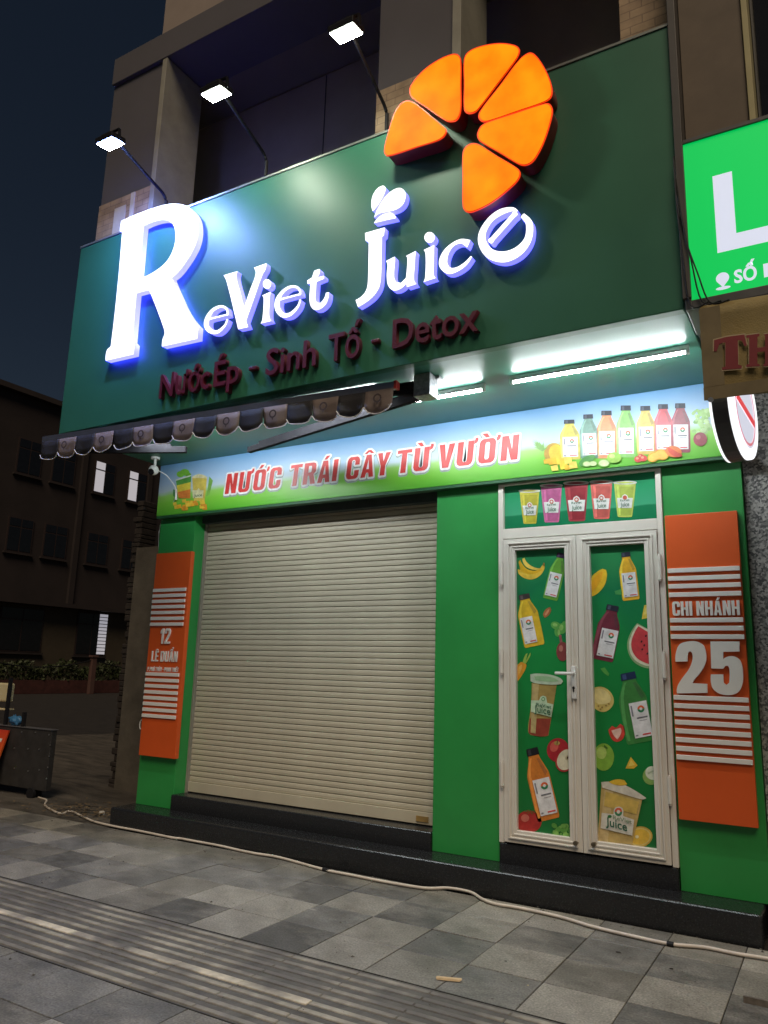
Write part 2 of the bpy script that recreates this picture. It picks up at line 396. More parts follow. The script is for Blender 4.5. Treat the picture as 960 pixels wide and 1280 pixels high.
def bottle(pr, T, B, hw, col, L=1, label=(-0.72, 0.9), cap=(0.02, 0.025, 0.04)):
    F = frm(T, B)
    pr.add([F(.08, -.46*hw), F(.08, .46*hw), F(.14, .5*hw), F(.24, .72*hw), F(.36, .97*hw), F(.45, hw), F(.96, hw), F(1, .9*hw),
            F(1, -.9*hw), F(.96, -hw), F(.45, -hw), F(.36, -.97*hw), F(.24, -.72*hw), F(.14, -.5*hw)], col, L)
    pr.add([F(.13, -.36*hw), F(.13, -.2*hw), F(.36, -.62*hw), F(.95, -.7*hw), F(.95, -.9*hw), F(.38, -.87*hw)], lighter(col, 1.55), L+1)
    pr.add([F(.15, .2*hw), F(.15, .42*hw), F(.36, .88*hw), F(.4, .6*hw)], lighter(col, .62), L+1)
    pr.add([F(0, -.52*hw), F(0, .52*hw), F(.10, .55*hw), F(.10, -.55*hw)], cap, L+1, sm=False)
    pr.add([F(.015, -.4*hw), F(.015, -.15*hw), F(.09, -.15*hw), F(.09, -.42*hw)], lighter(cap, 2.4), L+2, sm=False)
    a, b = label; a *= hw; b *= hw; w = b-a
    pr.add([F(.43, a), F(.43, b), F(.93, b), F(.93, a)], WHITE, L+3, sm=False)
    x = a+.62*w; h = .052; rr = .5*h*(Vector(B)-Vector(T)).length*1.9
    def arc(t0, t1, r): 
        c = Vector(F(.535, x)); ax = (Vector(F(.535, x+1))-c); ay = (Vector(F(.6, x))-Vector(F(.5, x))).normalized()
        return [tuple(c + ax*(r*math.cos(rad(t))) + ay*(r*math.sin(rad(t)))) for t in range(t0, t1+1, 20)]
    pr.add(arc(180, 360, rr), (0.72, 0.13, 0.04), L+4, sm=False)
    pr.add(arc(0, 180, rr), (0.03, 0.24, 0.10), L+4, sm=False)
    pr.add(arc(0, 340, rr*.42), WHITE, L+5, sm=False)
    pr.add([F(.645, a+.3*w), F(.645, a+.9*w), F(.665, a+.9*w), F(.665, a+.3*w)], (0.16, 0.16, 0.18), L+4, sm=False)
    pr.add([F(.69, a+.42*w), F(.69, a+.85*w), F(.70, a+.85*w), F(.70, a+.42*w)], (0.38, 0.38, 0.4), L+4, sm=False)
    pr.add([F(.47, a+.07*w), F(.47, a+.15*w), F(.62, a+.15*w), F(.62, a+.07*w)], (0.22, 0.22, 0.26), L+4, sm=False)
    pr.add([F(.885, a+.45*w), F(.885, a+.92*w), F(.905, a+.92*w), F(.905, a+.45*w)], (0.62, 0.06, 0.06), L+4, sm=False)
    pr.add([F(.885, a+.06*w), F(.885, a+.2*w), F(.905, a+.2*w), F(.905, a+.06*w)], (0.25, 0.25, 0.28), L+4, sm=False)
def cup(pr, T, B, hw, hb, col, L=1, top=None, script=True, lab=(0.45, 0.74)):
    F = frm(T, B); W = lambda t: hw + (hb-hw)*t
    pr.add([F(.03, -hw), F(.03, hw), F(.97, hb), F(1, .85*hb), F(1, -.85*hb), F(.97, -hb)], lighter(col, 1.25), L)
    pr.add([F(.12, -.86*W(.12)), F(.12, .86*W(.12)), F(.95, .86*hb), F(.97, -.8*hb)], col, L+1, sm=False)
    pr.add([F(.12, -.8*W(.12)), F(.12, -.55*W(.12)), F(.95, -.55*hb), F(.95, -.8*hb)], lighter(col, 1.5), L+2, sm=False)
    pr.add([F(0, -1.12*hw), F(-.03, -.9*hw), F(-.05, 0), F(-.03, .9*hw), F(0, 1.12*hw), F(.04, .95*hw), F(.06, 0), F(.04, -.95*hw)], (0.62, 0.66, 0.60), L+2)
    pr.add([F(.01, -.9*hw), F(-.02, 0), F(.01, .9*hw), F(.035, 0)], top or lighter(col, 1.15), L+3)
    a = .86
    l0, l1 = lab; c = lambda t, w: F(t, w*W(t)*a)
    pr.add([c(l0, -1), c(l0, -.42), c(l0-.07, -.3), c(l0-.11, 0), c(l0-.07, .3), c(l0, .42), c(l0, 1), c(l1, .95), c(l1, -.95)], (0.70, 0.71, 0.68), L+4, sm=False)
    r = .2*hw; cc = Vector(c(l0-.01, 0))
    pr.add([tuple(cc+Vector((r*math.cos(t*.4), r*math.sin(t*.4)))) for t in range(16)], (0.55, 0.10, 0.06), L+5, sm=False)
    pr.add([tuple(cc+Vector((r*.5*math.cos(t*.4), r*.5*math.sin(t*.4)))) for t in range(16)], (0.70, 0.71, 0.68), L+6, sm=False)
    return lambda t, w: c(t, w)

# ================================================================== GROUND
def asphalt(name, c, bump=0.6):
    return mat(name, c, 0.8, 0.45, 3.0, bump=bump, bscale=70)
g = bmesh.new(); bx(g, -400, 400, -400, 600, -0.40, -0.012)
struct(obj('ground', g, asphalt('asphalt', (0.022, 0.019, 0.017))))
# driveway: rough dirty concrete beside the shop
dm = bmesh.new()
nx, ny = 46, 40; vv = {}
for i in range(nx+1):
    for j in range(ny+1):
        x = -14 + i*(14-6.14)/nx; y = -0.315 + j*9.0/ny
        k = min(1, max(0, (y+0.315)/1.2))
        z = -0.004 + k*(0.035*math.sin(x*2.1+y)*math.sin(y*1.7) + 0.02*random.random()) + 0.02*k
        vv[i, j] = dm.verts.new((x, y, z))
for i in range(nx):
    for j in range(ny): dm.faces.new((vv[i, j], vv[i+1, j], vv[i+1, j+1], vv[i, j+1]))
struct(obj('driveway', dm, mat('dirty_concrete', (0.075, 0.066, 0.054), 0.75, 0.6, 1.8, bump=0.8, bscale=30, stretch=(1, 3.0, 1)), smooth=True))

# pavement of slate tiles
TX0, TPX, TY0, TPY = -2.262, 0.417, -1.52, 0.402
pav = bmesh.new(); bx(pav, -14.0, 3.2, -5.6, -0.312, -0.011, -0.005)
pavement = struct(obj('pavement', pav, mat('grout', (0.030, 0.028, 0.025), 0.9, 0.4, 20)))
def slate(name, c, var):
    m = mat(name, c, 0.50, var, 5.0, bump=0.22, bscale=55, rvar=0.12)
    t = m.node_tree; p = t.nodes['Principled BSDF']; src = p.inputs['Base Color'].links[0].from_socket
    oi = t.nodes.new('ShaderNodeObjectInfo'); hv = t.nodes.new('ShaderNodeHueSaturation')
    mr = t.nodes.new('ShaderNodeMapRange'); mr.inputs['To Min'].default_value = 0.62; mr.inputs['To Max'].default_value = 1.38
    t.links.new(oi.outputs['Random'], mr.inputs[0]); t.links.new(mr.outputs[0], hv.inputs['Value']); t.links.new(src, hv.inputs['Color'])
    # pale trodden-in dust and smears, continuous across the tiles
    ge = t.nodes.new('ShaderNodeNewGeometry'); mp = t.nodes.new('ShaderNodeMapping'); mp.inputs['Scale'].default_value = (0.9, 1.7, 1)
    n1 = t.nodes.new('ShaderNodeTexNoise'); n1.inputs['Scale'].default_value = 1.7; n1.inputs['Detail'].default_value = 9; n1.inputs['Roughness'].default_value = 0.7
    rp = t.nodes.new('ShaderNodeValToRGB'); rp.color_ramp.elements[0].position = 0.47; rp.color_ramp.elements[1].position = 0.74
    rp.color_ramp.elements[0].color = (0, 0, 0, 1); rp.color_ramp.elements[1].color = (0.75, 0.75, 0.75, 1)
    mx = t.nodes.new('ShaderNodeMixRGB'); mx.inputs[2].default_value = (0.30, 0.28, 0.24, 1)
    t.links.new(ge.outputs['Position'], mp.inputs[0]); t.links.new(mp.outputs[0], n1.inputs['Vector']); t.links.new(n1.outputs['Fac'], rp.inputs[0])
    t.links.new(rp.outputs[0], mx.inputs[0]); t.links.new(hv.outputs[0], mx.inputs[1])
    sp = t.nodes.new('ShaderNodeTexNoise'); sp.inputs['Scale'].default_value = 90; sp.inputs['Detail'].default_value = 4; t.links.new(ge.outputs['Position'], sp.inputs['Vector'])
    sr = t.nodes.new('ShaderNodeMapRange'); sr.inputs['From Min'].default_value = .3; sr.inputs['From Max'].default_value = .7; sr.inputs['To Min'].default_value = .62; sr.inputs['To Max'].default_value = 1.38
    ml = t.nodes.new('ShaderNodeMixRGB'); ml.blend_type = 'MULTIPLY'; ml.inputs[0].default_value = 1.0
    t.links.new(sp.outputs['Fac'], sr.inputs[0]); t.links.new(mx.outputs[0], ml.inputs[1]); t.links.new(sr.outputs[0], ml.inputs[2]); t.links.new(ml.outputs[0], p.inputs['Base Color'])
    return m
SLATE_L = slate('light_slate', (0.195, 0.183, 0.155), 0.32)
SLATE_D = slate('dark_slate', (0.118, 0.115, 0.105), 0.38)
tm = bmesh.new(); bx(tm, 0.0028, TPX-0.0028, 0.0028, TPY-0.0028, -0.03, 0.0, 0.002, 1)
tile_me = {}
base_me = finish(tm, 'tile')
for k, m in (('l', SLATE_L), ('d', SLATE_D)):
    me = base_me.copy(); me.materials.append(m); tile_me[k] = me
half = bmesh.new(); bx(half, 0.002, TPX-0.002, 0.002, 0.085, -0.03, 0.0, 0.0015, 1); half_me = finish(half, 'tile')
cut_me = {}
for k, m in (('l', SLATE_L), ('d', SLATE_D)):
    me = half_me.copy(); me.materials.append(m); cut_me[k] = me
for i in range(-22, 12):
    x = TX0 + i*TPX
    for j, y in [(j, TY0 + j*TPY) for j in (-1, 0, 1, 2)] + [(-4-j, -2.752 - (j+1)*TPY) for j in range(5)]:
        if j < -3 and (x < -6.0 or x > 0.8): continue
        if x < -9.9 : continue
        par = (i+j) % 2 == 1
        if random.random() < 0.20: par = not par
        o = obj('tile', tile_me['l' if par else 'd'], None, pavement, loc=(x, y, random.uniform(-0.0016, 0.0016)))
        o.rotation_euler = (random.gauss(0, .0022), random.gauss(0, .0022), 0)
        if random.random() < .5:
            o.location.x += TPX; o.location.y += TPY; o.rotation_euler.z = math.pi
# tactile strip with ribs
tac = bmesh.new(); bx(tac, -9.9, 2.7, -2.752, -1.922, -0.03, -0.0025)
tact = struct(obj('tactile_paving', tac, mat('tactile_base', (0.095, 0.088, 0.075), 0.7, 0.4, 7, bump=0.3, bscale=60)))
def ribmat(name, c):
    m = mat(name, c, 0.6, 0.35, 9.0, bump=0.3, bscale=60); t = m.node_tree; p = t.nodes['Principled BSDF']; src = p.inputs['Base Color'].links[0].from_socket
    ge = t.nodes.new('ShaderNodeNewGeometry'); n1 = t.nodes.new('ShaderNodeTexNoise'); n1.inputs['Scale'].default_value = 2.6; n1.inputs['Detail'].default_value = 8
    rp = t.nodes.new('ShaderNodeValToRGB'); rp.color_ramp.elements[0].position = 0.40; rp.color_ramp.elements[1].position = 0.62
    mx = t.nodes.new('ShaderNodeMixRGB'); mx.inputs[1].default_value = (0.12, 0.11, 0.095, 1)
    t.links.new(ge.outputs['Position'], n1.inputs['Vector']); t.links.new(n1.outputs['Fac'], rp.inputs[0]); t.links.new(rp.outputs[0], mx.inputs[0]); t.links.new(src, mx.inputs[2]); t.links.new(mx.outputs[0], p.inputs['Base Color'])
    return m
RIB = ribmat('worn_rib', (0.31, 0.285, 0.225)); RIBC = ribmat('cream_rib', (0.60, 0.53, 0.40))
rm = bmesh.new(); bx(rm, 0.003, TPX-0.003, -0.0175, 0.0175, -0.006, 0.0035, 0.0032, 1); rib_me = finish(rm, 'rib'); rib_me.materials.append(RIB)
cm = bmesh.new(); bx(cm, 0.001, TPX-0.001, -0.029, 0.027, -0.006, 0.0045, 0.003, 1); cream_me = finish(cm, 'rib'); cream_me.materials.append(RIBC)
for i in range(-18, 10):
    for k in range(10):
        y = -1.965 - k*0.0823
        cream = (k == 5 and i <= -1)
        obj('rib', cream_me if cream else rib_me, None, tact, loc=(TX0+i*TPX, y - (0.008 if k >= 5 else 0) - (0.006 if cream else 0), -random.random()*0.001))
# groove lines on both borders of the strip
for y in (-1.9195, -2.7495): struct(box('edge_line', -9.9, 2.7, y-0.003, y+0.003, -0.01, 0.001, mat('groove', (0.03, 0.028, 0.025), 0.9, 0.3)))

# ================================================================== SHOP BUILDING
shop = thing('shop_building', (-3.3, 0.0, 0.0), 'green clad juice shop with roller shutter, white double door and black steps', 'shop')
ZS, ZU = 0.174, 0.312
box('step', -6.14, -0.51, -0.28, 0.6, -0.02, ZS, GRANITE, shop, 0.018, 3)
box('step', -5.62, -2.832, -0.022, 0.45, ZS-0.01, ZU, GRANITE, shop, 0.014, 3)
box('step', -2.268, -1.012, -0.024, 0.45, ZS-0.01, ZU+0.003, GRANITE, shop, 0.014, 3)
box('pillar', -6.105, -5.606, 0.0, 0.42, ZS, 3.60, GREEN, shop, 0.004)
box('pillar', -2.830, -2.270, 0.0, 0.42, ZS, 3.60, GREEN, shop, 0.004)
box('pillar', -1.008, -0.478, 0.0, 0.42, ZS, 3.60, GREEN, shop, 0.004)
box('wall', -6.10, -0.48, 0.43, 9.0, 0.0, 3.60, mat('side_render', (0.10, 0.10, 0.09), 0.8), shop)
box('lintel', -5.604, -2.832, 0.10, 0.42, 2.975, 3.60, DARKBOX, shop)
# roller shutter
rs = obj('roller_shutter', bx(bmesh.new(), -5.6, -2.835, 0.205, 0.24, 0.31, 2.98), SHUTDARK, shop)
pitch = 0.0507
sm_ = bmesh.new()
prof = [(0.0, 0.006), (0.0012, -0.0065), (0.004, -0.0090), (0.024, -0.0105), (0.042, -0.0085), (0.0462, -0.0060), (0.0482, 0.006)]
ra = [sm_.verts.new((-5.603, 0.19+y, z)) for z, y in prof]; rb = [sm_.verts.new((-2.833, 0.19+y, z)) for z, y in prof]
for k in range(len(prof)-1): sm_.faces.new((ra[k], rb[k], rb[k+1], ra[k+1]))
slat_me = finish(sm_, 'slat'); slat_me.materials.append(SHUT)
n = 0; z = 0.418
while z < 2.955:
    obj('slat', slat_me, None, rs, loc=(0, random.uniform(-.0012, .0012), z)); z += pitch; n += 1
box('bottom_rail', -5.602, -2.834, 0.168, 0.2, 0.322, 0.416, SHUT, rs, 0.003)
box('lock_plate', -3.06, -2.95, 0.160, 0.1675, 0.343, 0.385, mat('brass_tag', (0.30, 0.19, 0.06), 0.5, 0.3), rs)
box('guide_rail', -5.6055, -5.585, 0.145, 0.2, 0.313, 2.974, mat('guide', (0.25, 0.23, 0.18), 0.5), rs)
# door: frame, transom and two leaves
YD = 0.006
dfm = bmesh.new()
bx(dfm, -2.267, -2.226, YD-0.03, 0.09, ZU+0.004, 3.05, 0.003); bx(dfm, -1.049, -1.010, YD-0.03, 0.09, ZU+0.004, 3.05, 0.003)
bx(dfm, -2.226, -1.049, YD-0.03, 0.09, 2.580, 2.660, 0.003); bx(dfm, -2.226, -1.049, YD-0.03, 0.09, 3.018, 3.05, 0.003)
obj('door_frame', dfm, FRAME, shop)
def grad_mat(name, stops, axis='Z', lo=0, hi=1, rough=0.3, noise=0.0, nscale=3.0):
    m = bpy.data.materials.new(name); m.use_nodes = True; t = m.node_tree; p = t.nodes['Principled BSDF']; p.inputs['Roughness'].default_value = rough
    ge = t.nodes.new('ShaderNodeTexCoord'); sx = t.nodes.new('ShaderNodeSeparateXYZ'); mr = t.nodes.new('ShaderNodeMapRange')
    mr.inputs['From Min'].default_value = lo; mr.inputs['From Max'].default_value = hi
    rp = t.nodes.new('ShaderNodeValToRGB')
    t.links.new(ge.outputs['Object'], sx.inputs[0]); t.links.new(sx.outputs[axis], mr.inputs[0])
    src = mr.outputs[0]
    if noise:
        n1 = t.nodes.new('ShaderNodeTexNoise'); n1.inputs['Scale'].default_value = nscale; n1.inputs['Detail'].default_value = 4
        ad = t.nodes.new('ShaderNodeMath'); ad.operation = 'MULTIPLY_ADD'; ad.inputs[1].default_value = noise
        su = t.nodes.new('ShaderNodeMath'); su.operation = 'SUBTRACT'; su.inputs[1].default_value = noise*0.5
        t.links.new(ge.outputs['Object'], n1.inputs['Vector']); t.links.new(n1.outputs['Fac'], ad.inputs[0]); t.links.new(src, ad.inputs[2]); t.links.new(ad.outputs[0], su.inputs[0]); src = su.outputs[0]
    t.links.new(src, rp.inputs[0]); e = rp.color_ramp.elements
    e[0].position, e[0].color = stops[0][0], (*stops[0][1], 1); e[1].position, e[1].color = stops[-1][0], (*stops[-1][1], 1)
    for q, c in stops[1:-1]: k = e.new(q); k.color = (*c, 1)
    t.links.new(rp.outputs[0], p.inputs['Base Color']); return m
DOORPRINT = grad_mat('door_print_green', [(0, (0.012, 0.155, 0.035)), (0.35, (0.012, 0.20, 0.045)), (0.62, (0.015, 0.26, 0.06)), (0.85, (0.012, 0.18, 0.07)), (1.0, (0.03, 0.24, 0.08))], lo=0.41, hi=2.5, noise=0.5, nscale=2.6, rough=0.22)
TRANSPRINT = grad_mat('transom_print_green', [(0, (0.01, 0.17, 0.07)), (0.30, (0.015, 0.20, 0.085)), (0.33, (0.06, 0.36, 0.19)), (0.7, (0.03, 0.30, 0.13)), (1, (0.015, 0.24, 0.09))], lo=2.66, hi=3.02, noise=0.12, rough=0.22)
tr = box('transom_window', -2.226, -1.049, 0.012, 0.022, 2.660, 3.018, TRANSPRINT, shop)
pr = Print(0.0115, (610, 580), 3.84)
cups = [((199, 128), (201, 287), 47, 31, (0.42, 0.38, 0.03)), ((304, 103), (306, 280), 50, 35, (0.40, 0.09, 0.22)), ((423, 90), (427, 274), 56, 39, (0.26, 0.02, 0.03)), ((544, 85), (545, 263), 52, 37, (0.50, 0.10, 0.08)), ((657, 88), (657, 254), 52, 35, (0.36, 0.45, 0.07))]
labs = []
for T, B, hw, hb, c in cups: labs.append((cup(pr, T, B, hw, hb, c), T, B))
pr.build('printed_cup', tr, 'row of five printed juice cups on green vinyl')
def px(org, s, p): return (org[0]+p[0]/s, org[1]+p[1]/s)
INKG = pmat((0.06, 0.16, 0.09))
for c, T, B in labs:
    a = px((610, 580), 3.84, c(.70, -.62)); b = px((610, 580), 3.84, c(.70, .62))
    text_px('printed_word', 'Juice', a, b, 5.4, 0.0040, 0, INKG, tr, offset=0.02)
    a = px((610, 580), 3.84, c(.55, -.62)); b = px((610, 580), 3.84, c(.55, .62))
    text_px('printed_word', 'ReViet', a, b, 3.0, 0.0040, 0, INKG, tr, offset=0.02)

def leaf(x0, x1, gx0, gx1, hinge_x, handle):
    L = thing_part('door_leaf', shop)
    return L
def thing_part(name, parent, bm, m): return obj(name, bm, m, parent)
ZL0, ZL1, ZG0, ZG1 = 0.327, 2.572, 0.415, 2.483
leaves = []
for (x0, x1, gx0, gx1) in ((-2.222, -1.6405, -2.1255, -1.730), (-1.6365, -1.053, -1.540, -1.1436)):
    b = bmesh.new()
    # stiles and rails with stepped mouldings
    for (a0, a1, c0, c1, yy) in ((x0, gx0, ZL0, ZL1, 0), (gx1, x1, ZL0, ZL1, 0), (gx0, gx1, ZL0, ZG0, 0.0008), (gx0, gx1, ZG1, ZL1, 0.0008)):
        bx(b, a0, a1, YD-0.042+yy, 0.07, c0, c1, 0.002, 1)
    for k, (ins, yy) in enumerate(((0.020, 0.0495), (0.046, 0.056))):    # two raised beads round the glass
        X0, X1, Z0, Z1 = gx0-ins-0.013, gx1+ins+0.013, ZG0-ins-0.013, ZG1+ins+0.013
        X0 = max(X0, x0+0.003); X1 = min(X1, x1-0.003)
        w = 0.012
        bx(b, X0, X0+w, YD-yy, 0.0, Z0, Z1, 0.002, 1); bx(b, X1-w, X1, YD-yy, 0.0, Z0, Z1, 0.002, 1)
        bx(b, X0+w, X1-w, YD-yy+0.0006, 0.0, Z0, Z0+w, 0.002, 1); bx(b, X0+w, X1-w, YD-yy+0.0006, 0.0, Z1-w, Z1, 0.002, 1)
    L = obj('door_leaf', b, FRAME, shop); leaves.append(L)
    box('glass_pane', gx0-0.004, gx1+0.004, 0.004, 0.012, ZG0-0.004, ZG1+0.004, DOORPRINT, L)
L1, L2 = leaves
for L, xs in ((L1, -2.236), (L2, -1.040)):
    for zc in (2.30, 1.62, 0.80):
        hb = bmesh.new(); cyl(hb, (xs, -0.040, zc-0.085), (xs, -0.040, zc+0.085), 0.014, 12); cyl(hb, (xs, -0.040, zc-0.098), (xs, -0.040, zc-0.085), 0.009, 10); cyl(hb, (xs, -0.040, zc+0.085), (xs, -0.040, zc+0.098), 0.009, 10)
        obj('hinge', hb, FRAME, L, smooth=False)
hp = bmesh.new(); H0 = U(717.5, 850, -0.05)
bx(hp, H0.x-0.018, H0.x+0.018, -0.062, -0.034, H0.z-0.135, H0.z+0.10, 0.006)
obj('handle_plate', hp, WHITEPL, L1)
hb = bmesh.new(); cyl(hb, (H0.x, -0.06, H0.z+0.045), (H0.x, -0.105, H0.z+0.045), 0.011, 12); bx(hb, H0.x-0.125, H0.x+0.012, -0.115, -0.097, H0.z+0.034, H0.z+0.056, 0.007)
obj('handle', hb, WHITEPL, L1)
kb = bmesh.new(); cyl(kb, (H0.x, -0.061, H0.z-0.055), (H0.x, -0.067, H0.z-0.055), 0.010, 12); bx(kb, H0.x-0.004, H0.x+0.004, -0.066, -0.0605, H0.z-0.085, H0.z-0.055)
obj('keyhole', kb, BLACKMET, L1)
for L, p in ((L1, (720.5, 1053.5)), (L2, (743, 1055))):
    c = U(p[0], p[1], -0.05); kb = bmesh.new(); cyl(kb, (c.x, -0.036, c.z), (c.x, -0.072, c.z), 0.012, 12); cyl(kb, (c.x, -0.072, c.z), (c.x, -0.080, c.z), 0.016, 12)
    obj('floor_bolt', kb, mat('dull_brass', (0.16, 0.13, 0.09), 0.4, metal=0.7), L)
# --- printed fruit and bottles on the leaves (A: photo crop from 610,580; Bc: from 610,820, 3.84 px each)
YP = 0.0035
A = ((610, 580), 3.84); Bc = ((610, 820), 3.84)
YEL = (0.72, 0.42, 0.02); YEL2 = (0.78, 0.52, 0.06); GRN = (0.10, 0.30, 0.04); LGRN = (0.25, 0.45, 0.06); DKG = (0.02, 0.09, 0.03)
def P(o): return Print(YP, *o)
p_ = P(A)   # bananas
p_.add([(143, 505), (150, 530), (180, 550), (215, 553), (250, 535), (270, 505), (270, 478), (262, 485), (245, 505), (205, 515), (175, 512)], YEL2, 1)
p_.add([(147, 470), (155, 460), (165, 480), (190, 505), (230, 512), (262, 500), (250, 515), (215, 528), (180, 525), (155, 510)], YEL, 2)
p_.add([(165, 455), (175, 450), (190, 475), (220, 495), (250, 500), (235, 508), (200, 503), (175, 485)], (0.82, 0.58, 0.10), 3)
p_.add([(262, 484), (266, 473), (272, 475), (271, 492)], (0.25, 0.16, 0.03), 4)
p_.build('printed_banana', L1)
p_ = P(A); bottle(p_, (352, 428), (298, 650), 36, (0.12, 0.33, 0.04), label=(-.85, .75), cap=(0.03, 0.015, 0.04)); p_.build('printed_bottle', L1)
p_ = P(A); bottle(p_, (172, 625), (224, 874), 49, (0.68, 0.45, 0.03), label=(-.88, .35), cap=(0.05, 0.04, 0.04)); p_.build('printed_bottle', L1)
p_ = P(A); p_.add([(264, 725), (275, 700), (298, 687), (304, 700), (292, 725), (272, 738)], (0.40, 0.14, 0.05), 1); p_.add([(272, 722), (285, 702), (296, 695), (290, 712), (278, 728)], (0.62, 0.30, 0.15), 2)
p_.build('printed_almond', L1)
p_ = P(A)
for (cx, cy, rx, ry, ro) in ((325, 775, 24, 18, 20), (355, 790, 22, 26, 10), (335, 805, 16, 24, 0), (368, 770, 14, 16, 0)): p_.ell(cx, cy, rx, ry, (0.10, 0.36, 0.07), 1, ro)
for (cx, cy, rx, ry, ro) in ((322, 772, 12, 8, 20), (352, 785, 10, 14, 10), (340, 808, 6, 14, 0)): p_.ell(cx, cy, rx, ry, (0.26, 0.52, 0.14), 2, ro)
p_.add([(340, 820), (352, 820), (358, 860), (346, 862)], (0.28, 0.10, 0.10), 2)
p_.ell(358, 900, 30, 46, (0.22, 0.05, 0.05), 3); p_.ell(350, 885, 10, 16, (0.42, 0.16, 0.13), 4)
p_.build('printed_beetroot', L1)
p_ = P(A); p_.add([(140, 965), (158, 950), (178, 955), (184, 970), (172, 1000), (140, 1046)], (0.72, 0.32, 0.03), 1); p_.add([(146, 975), (160, 962), (164, 975), (146, 1015)], (0.85, 0.5, 0.12), 2)
p_.add([(166, 952), (180, 915), (190, 908), (182, 945), (203, 905), (204, 918), (180, 960)], (0.30, 0.48, 0.08), 2)
p_.build('printed_carrot', L1)
p_ = P(Bc)
p_.add([(210, 130), (330, 135), (320, 200), (290, 382), (270, 386), (205, 380), (192, 355), (205, 250)], (0.36, 0.26, 0.08), 1)
p_.add([(200, 300), (302, 300), (288, 380), (245, 386), (195, 370)], (0.28, 0.05, 0.03), 2)
p_.add([(214, 132), (245, 133), (228, 372), (204, 368)], (0.46, 0.36, 0.16), 3)
p_.add([(203, 88), (240, 84), (300, 90), (345, 105), (360, 122), (350, 135), (300, 138), (225, 130), (204, 120)], (0.45, 0.56, 0.42), 4)
p_.add([(222, 98), (300, 100), (340, 120), (300, 124), (228, 116)], (0.28, 0.46, 0.26), 5)
p_.add([(207, 213), (245, 213), (252, 196), (265, 190), (279, 196), (284, 225), (314, 232), (304, 293), (206, 268)], (0.50, 0.66, 0.46), 6, sm=False)
p_.ell(265, 207, 9, 10, (0.10, 0.30, 0.12), 7); p_.ell(265, 207, 5, 6, (0.50, 0.66, 0.46), 8)
p_.build('printed_cup', L1)
def ptxt(s, o, a, b, cap, m, par, slope=0.0, Y=0.0): return text_px('printed_word', s, px(*o, a), px(*o, b), cap, Y, 0, m, par, offset=0.015)
def ptxt_rot(s, o, a, b, cap, m, par, Y=-0.004):
    A_ = px(*o, a); B_ = px(*o, b); W0 = U(*A_, Y); W1 = U(*B_, Y); T0 = U(A_[0], A_[1]-cap, Y)
    return text('printed_word', s, W0.x, W1.x, W0.z, T0.z-W0.z, Y, 0, m, par, offset=0.012, slope=(W1.z-W0.z)/(W1.x-W0.x))
ptxt_rot('Juice', Bc, (222, 268), (300, 284), 9.0, INKG, L1, -0.006); ptxt_rot('ReViet', Bc, (232, 240), (304, 253), 4.2, INKG, L1, -0.006)
p_ = P(Bc)
p_.ell(336, 452, 54, 58, (0.38, 0.02, 0.03), 1); p_.ell(318, 435, 20, 26, (0.58, 0.10, 0.08), 2, 20); p_.ell(331, 418, 15, 10, (0.42, 0.28, 0.08), 3); p_.add([(329, 424), (332, 402), (336, 403), (333, 424)], (0.10, 0.06, 0.03), 4)
p_.ell(372, 500, 46, 58, (0.40, 0.03, 0.03), 5, 25); p_.ell(373, 498, 40, 52, (0.68, 0.63, 0.46), 6, 25); p_.ell(380, 488, 9, 12, (0.48, 0.42, 0.26), 7, 30); p_.ell(382, 488, 4, 7, (0.08, 0.04, 0.02), 8, 30)
p_.build('printed_apple', L1)
p_ = P(Bc); bottle(p_, (210, 443), (292, 786), 54, (0.62, 0.20, 0.03), label=(-.62, .9), cap=(0.012, 0.012, 0.015)); p_.build('printed_bottle', L1)
p_ = P(Bc); p_.ell(196, 795, 62, 54, (0.40, 0.03, 0.025), 1); p_.ell(178, 778, 20, 18, (0.60, 0.16, 0.12), 2)
for a in range(0, 360, 60): p_.add([(205, 748), (205+28*math.cos(rad(a))-3, 748+12*math.sin(rad(a))), (205+26*math.cos(rad(a+18)), 748+12*math.sin(rad(a+18)))], (0.05, 0.16, 0.03), 3, sm=False)
p_.build('printed_tomato', L1)
def frill(pr_, cx, cy, rx, ry, n, c0, c1, seed, L=1):
    r = random.Random(seed)
    for k in range(n):
        x = cx + rx*(2*r.random()-1); y = cy + ry*(2*r.random()-1); q = r.uniform(5, 13); t = r.random()
        pr_.ell(x, y, q*1.3, q, tuple(a+(b-a)*t for a, b in zip(c0, c1)), L + (k % 4), r.uniform(0, 180), n=9)
p_ = P(Bc); frill(p_, 355, 838, 42, 24, 34, (0.05, 0.22, 0.03), (0.22, 0.46, 0.10), 3); p_.build('printed_lettuce', L1)
# right leaf
p_ = P(A); p_.add([(497, 545), (520, 520), (550, 503), (566, 508), (571, 535), (560, 580), (530, 618), (497, 636)], (0.78, 0.50, 0.03), 1); p_.add([(500, 560), (525, 530), (550, 515), (545, 550), (520, 595), (500, 612)], (0.80, 0.40, 0.02), 2); p_.build('printed_mango', L2)
p_ = P(A); bottle(p_, (660, 423), (687, 653), 41, (0.74, 0.42, 0.03), label=(-.78, .85)); p_.build('printed_bottle', L2)
p_ = P(A); bottle(p_, (600, 678), (546, 942), 54, (0.17, 0.03, 0.05), label=(-.55, .95)); p_.build('printed_bottle', L2)
p_ = P(A); p_.add([(750, 678), (770, 674), (770, 738), (738, 745)], (0.74, 0.58, 0.08), 1, sm=False); p_.add([(756, 690), (770, 686), (770, 715), (748, 725)], (0.80, 0.66, 0.18), 2, sm=False); p_.build('printed_pineapple_chunk', L2)
p_ = P(A)
p_.add([(716, 764), (690, 800), (670, 850), (672, 900), (695, 945), (735, 972), (782, 982), (782, 800)], (0.28, 0.42, 0.20), 1, thr=50)
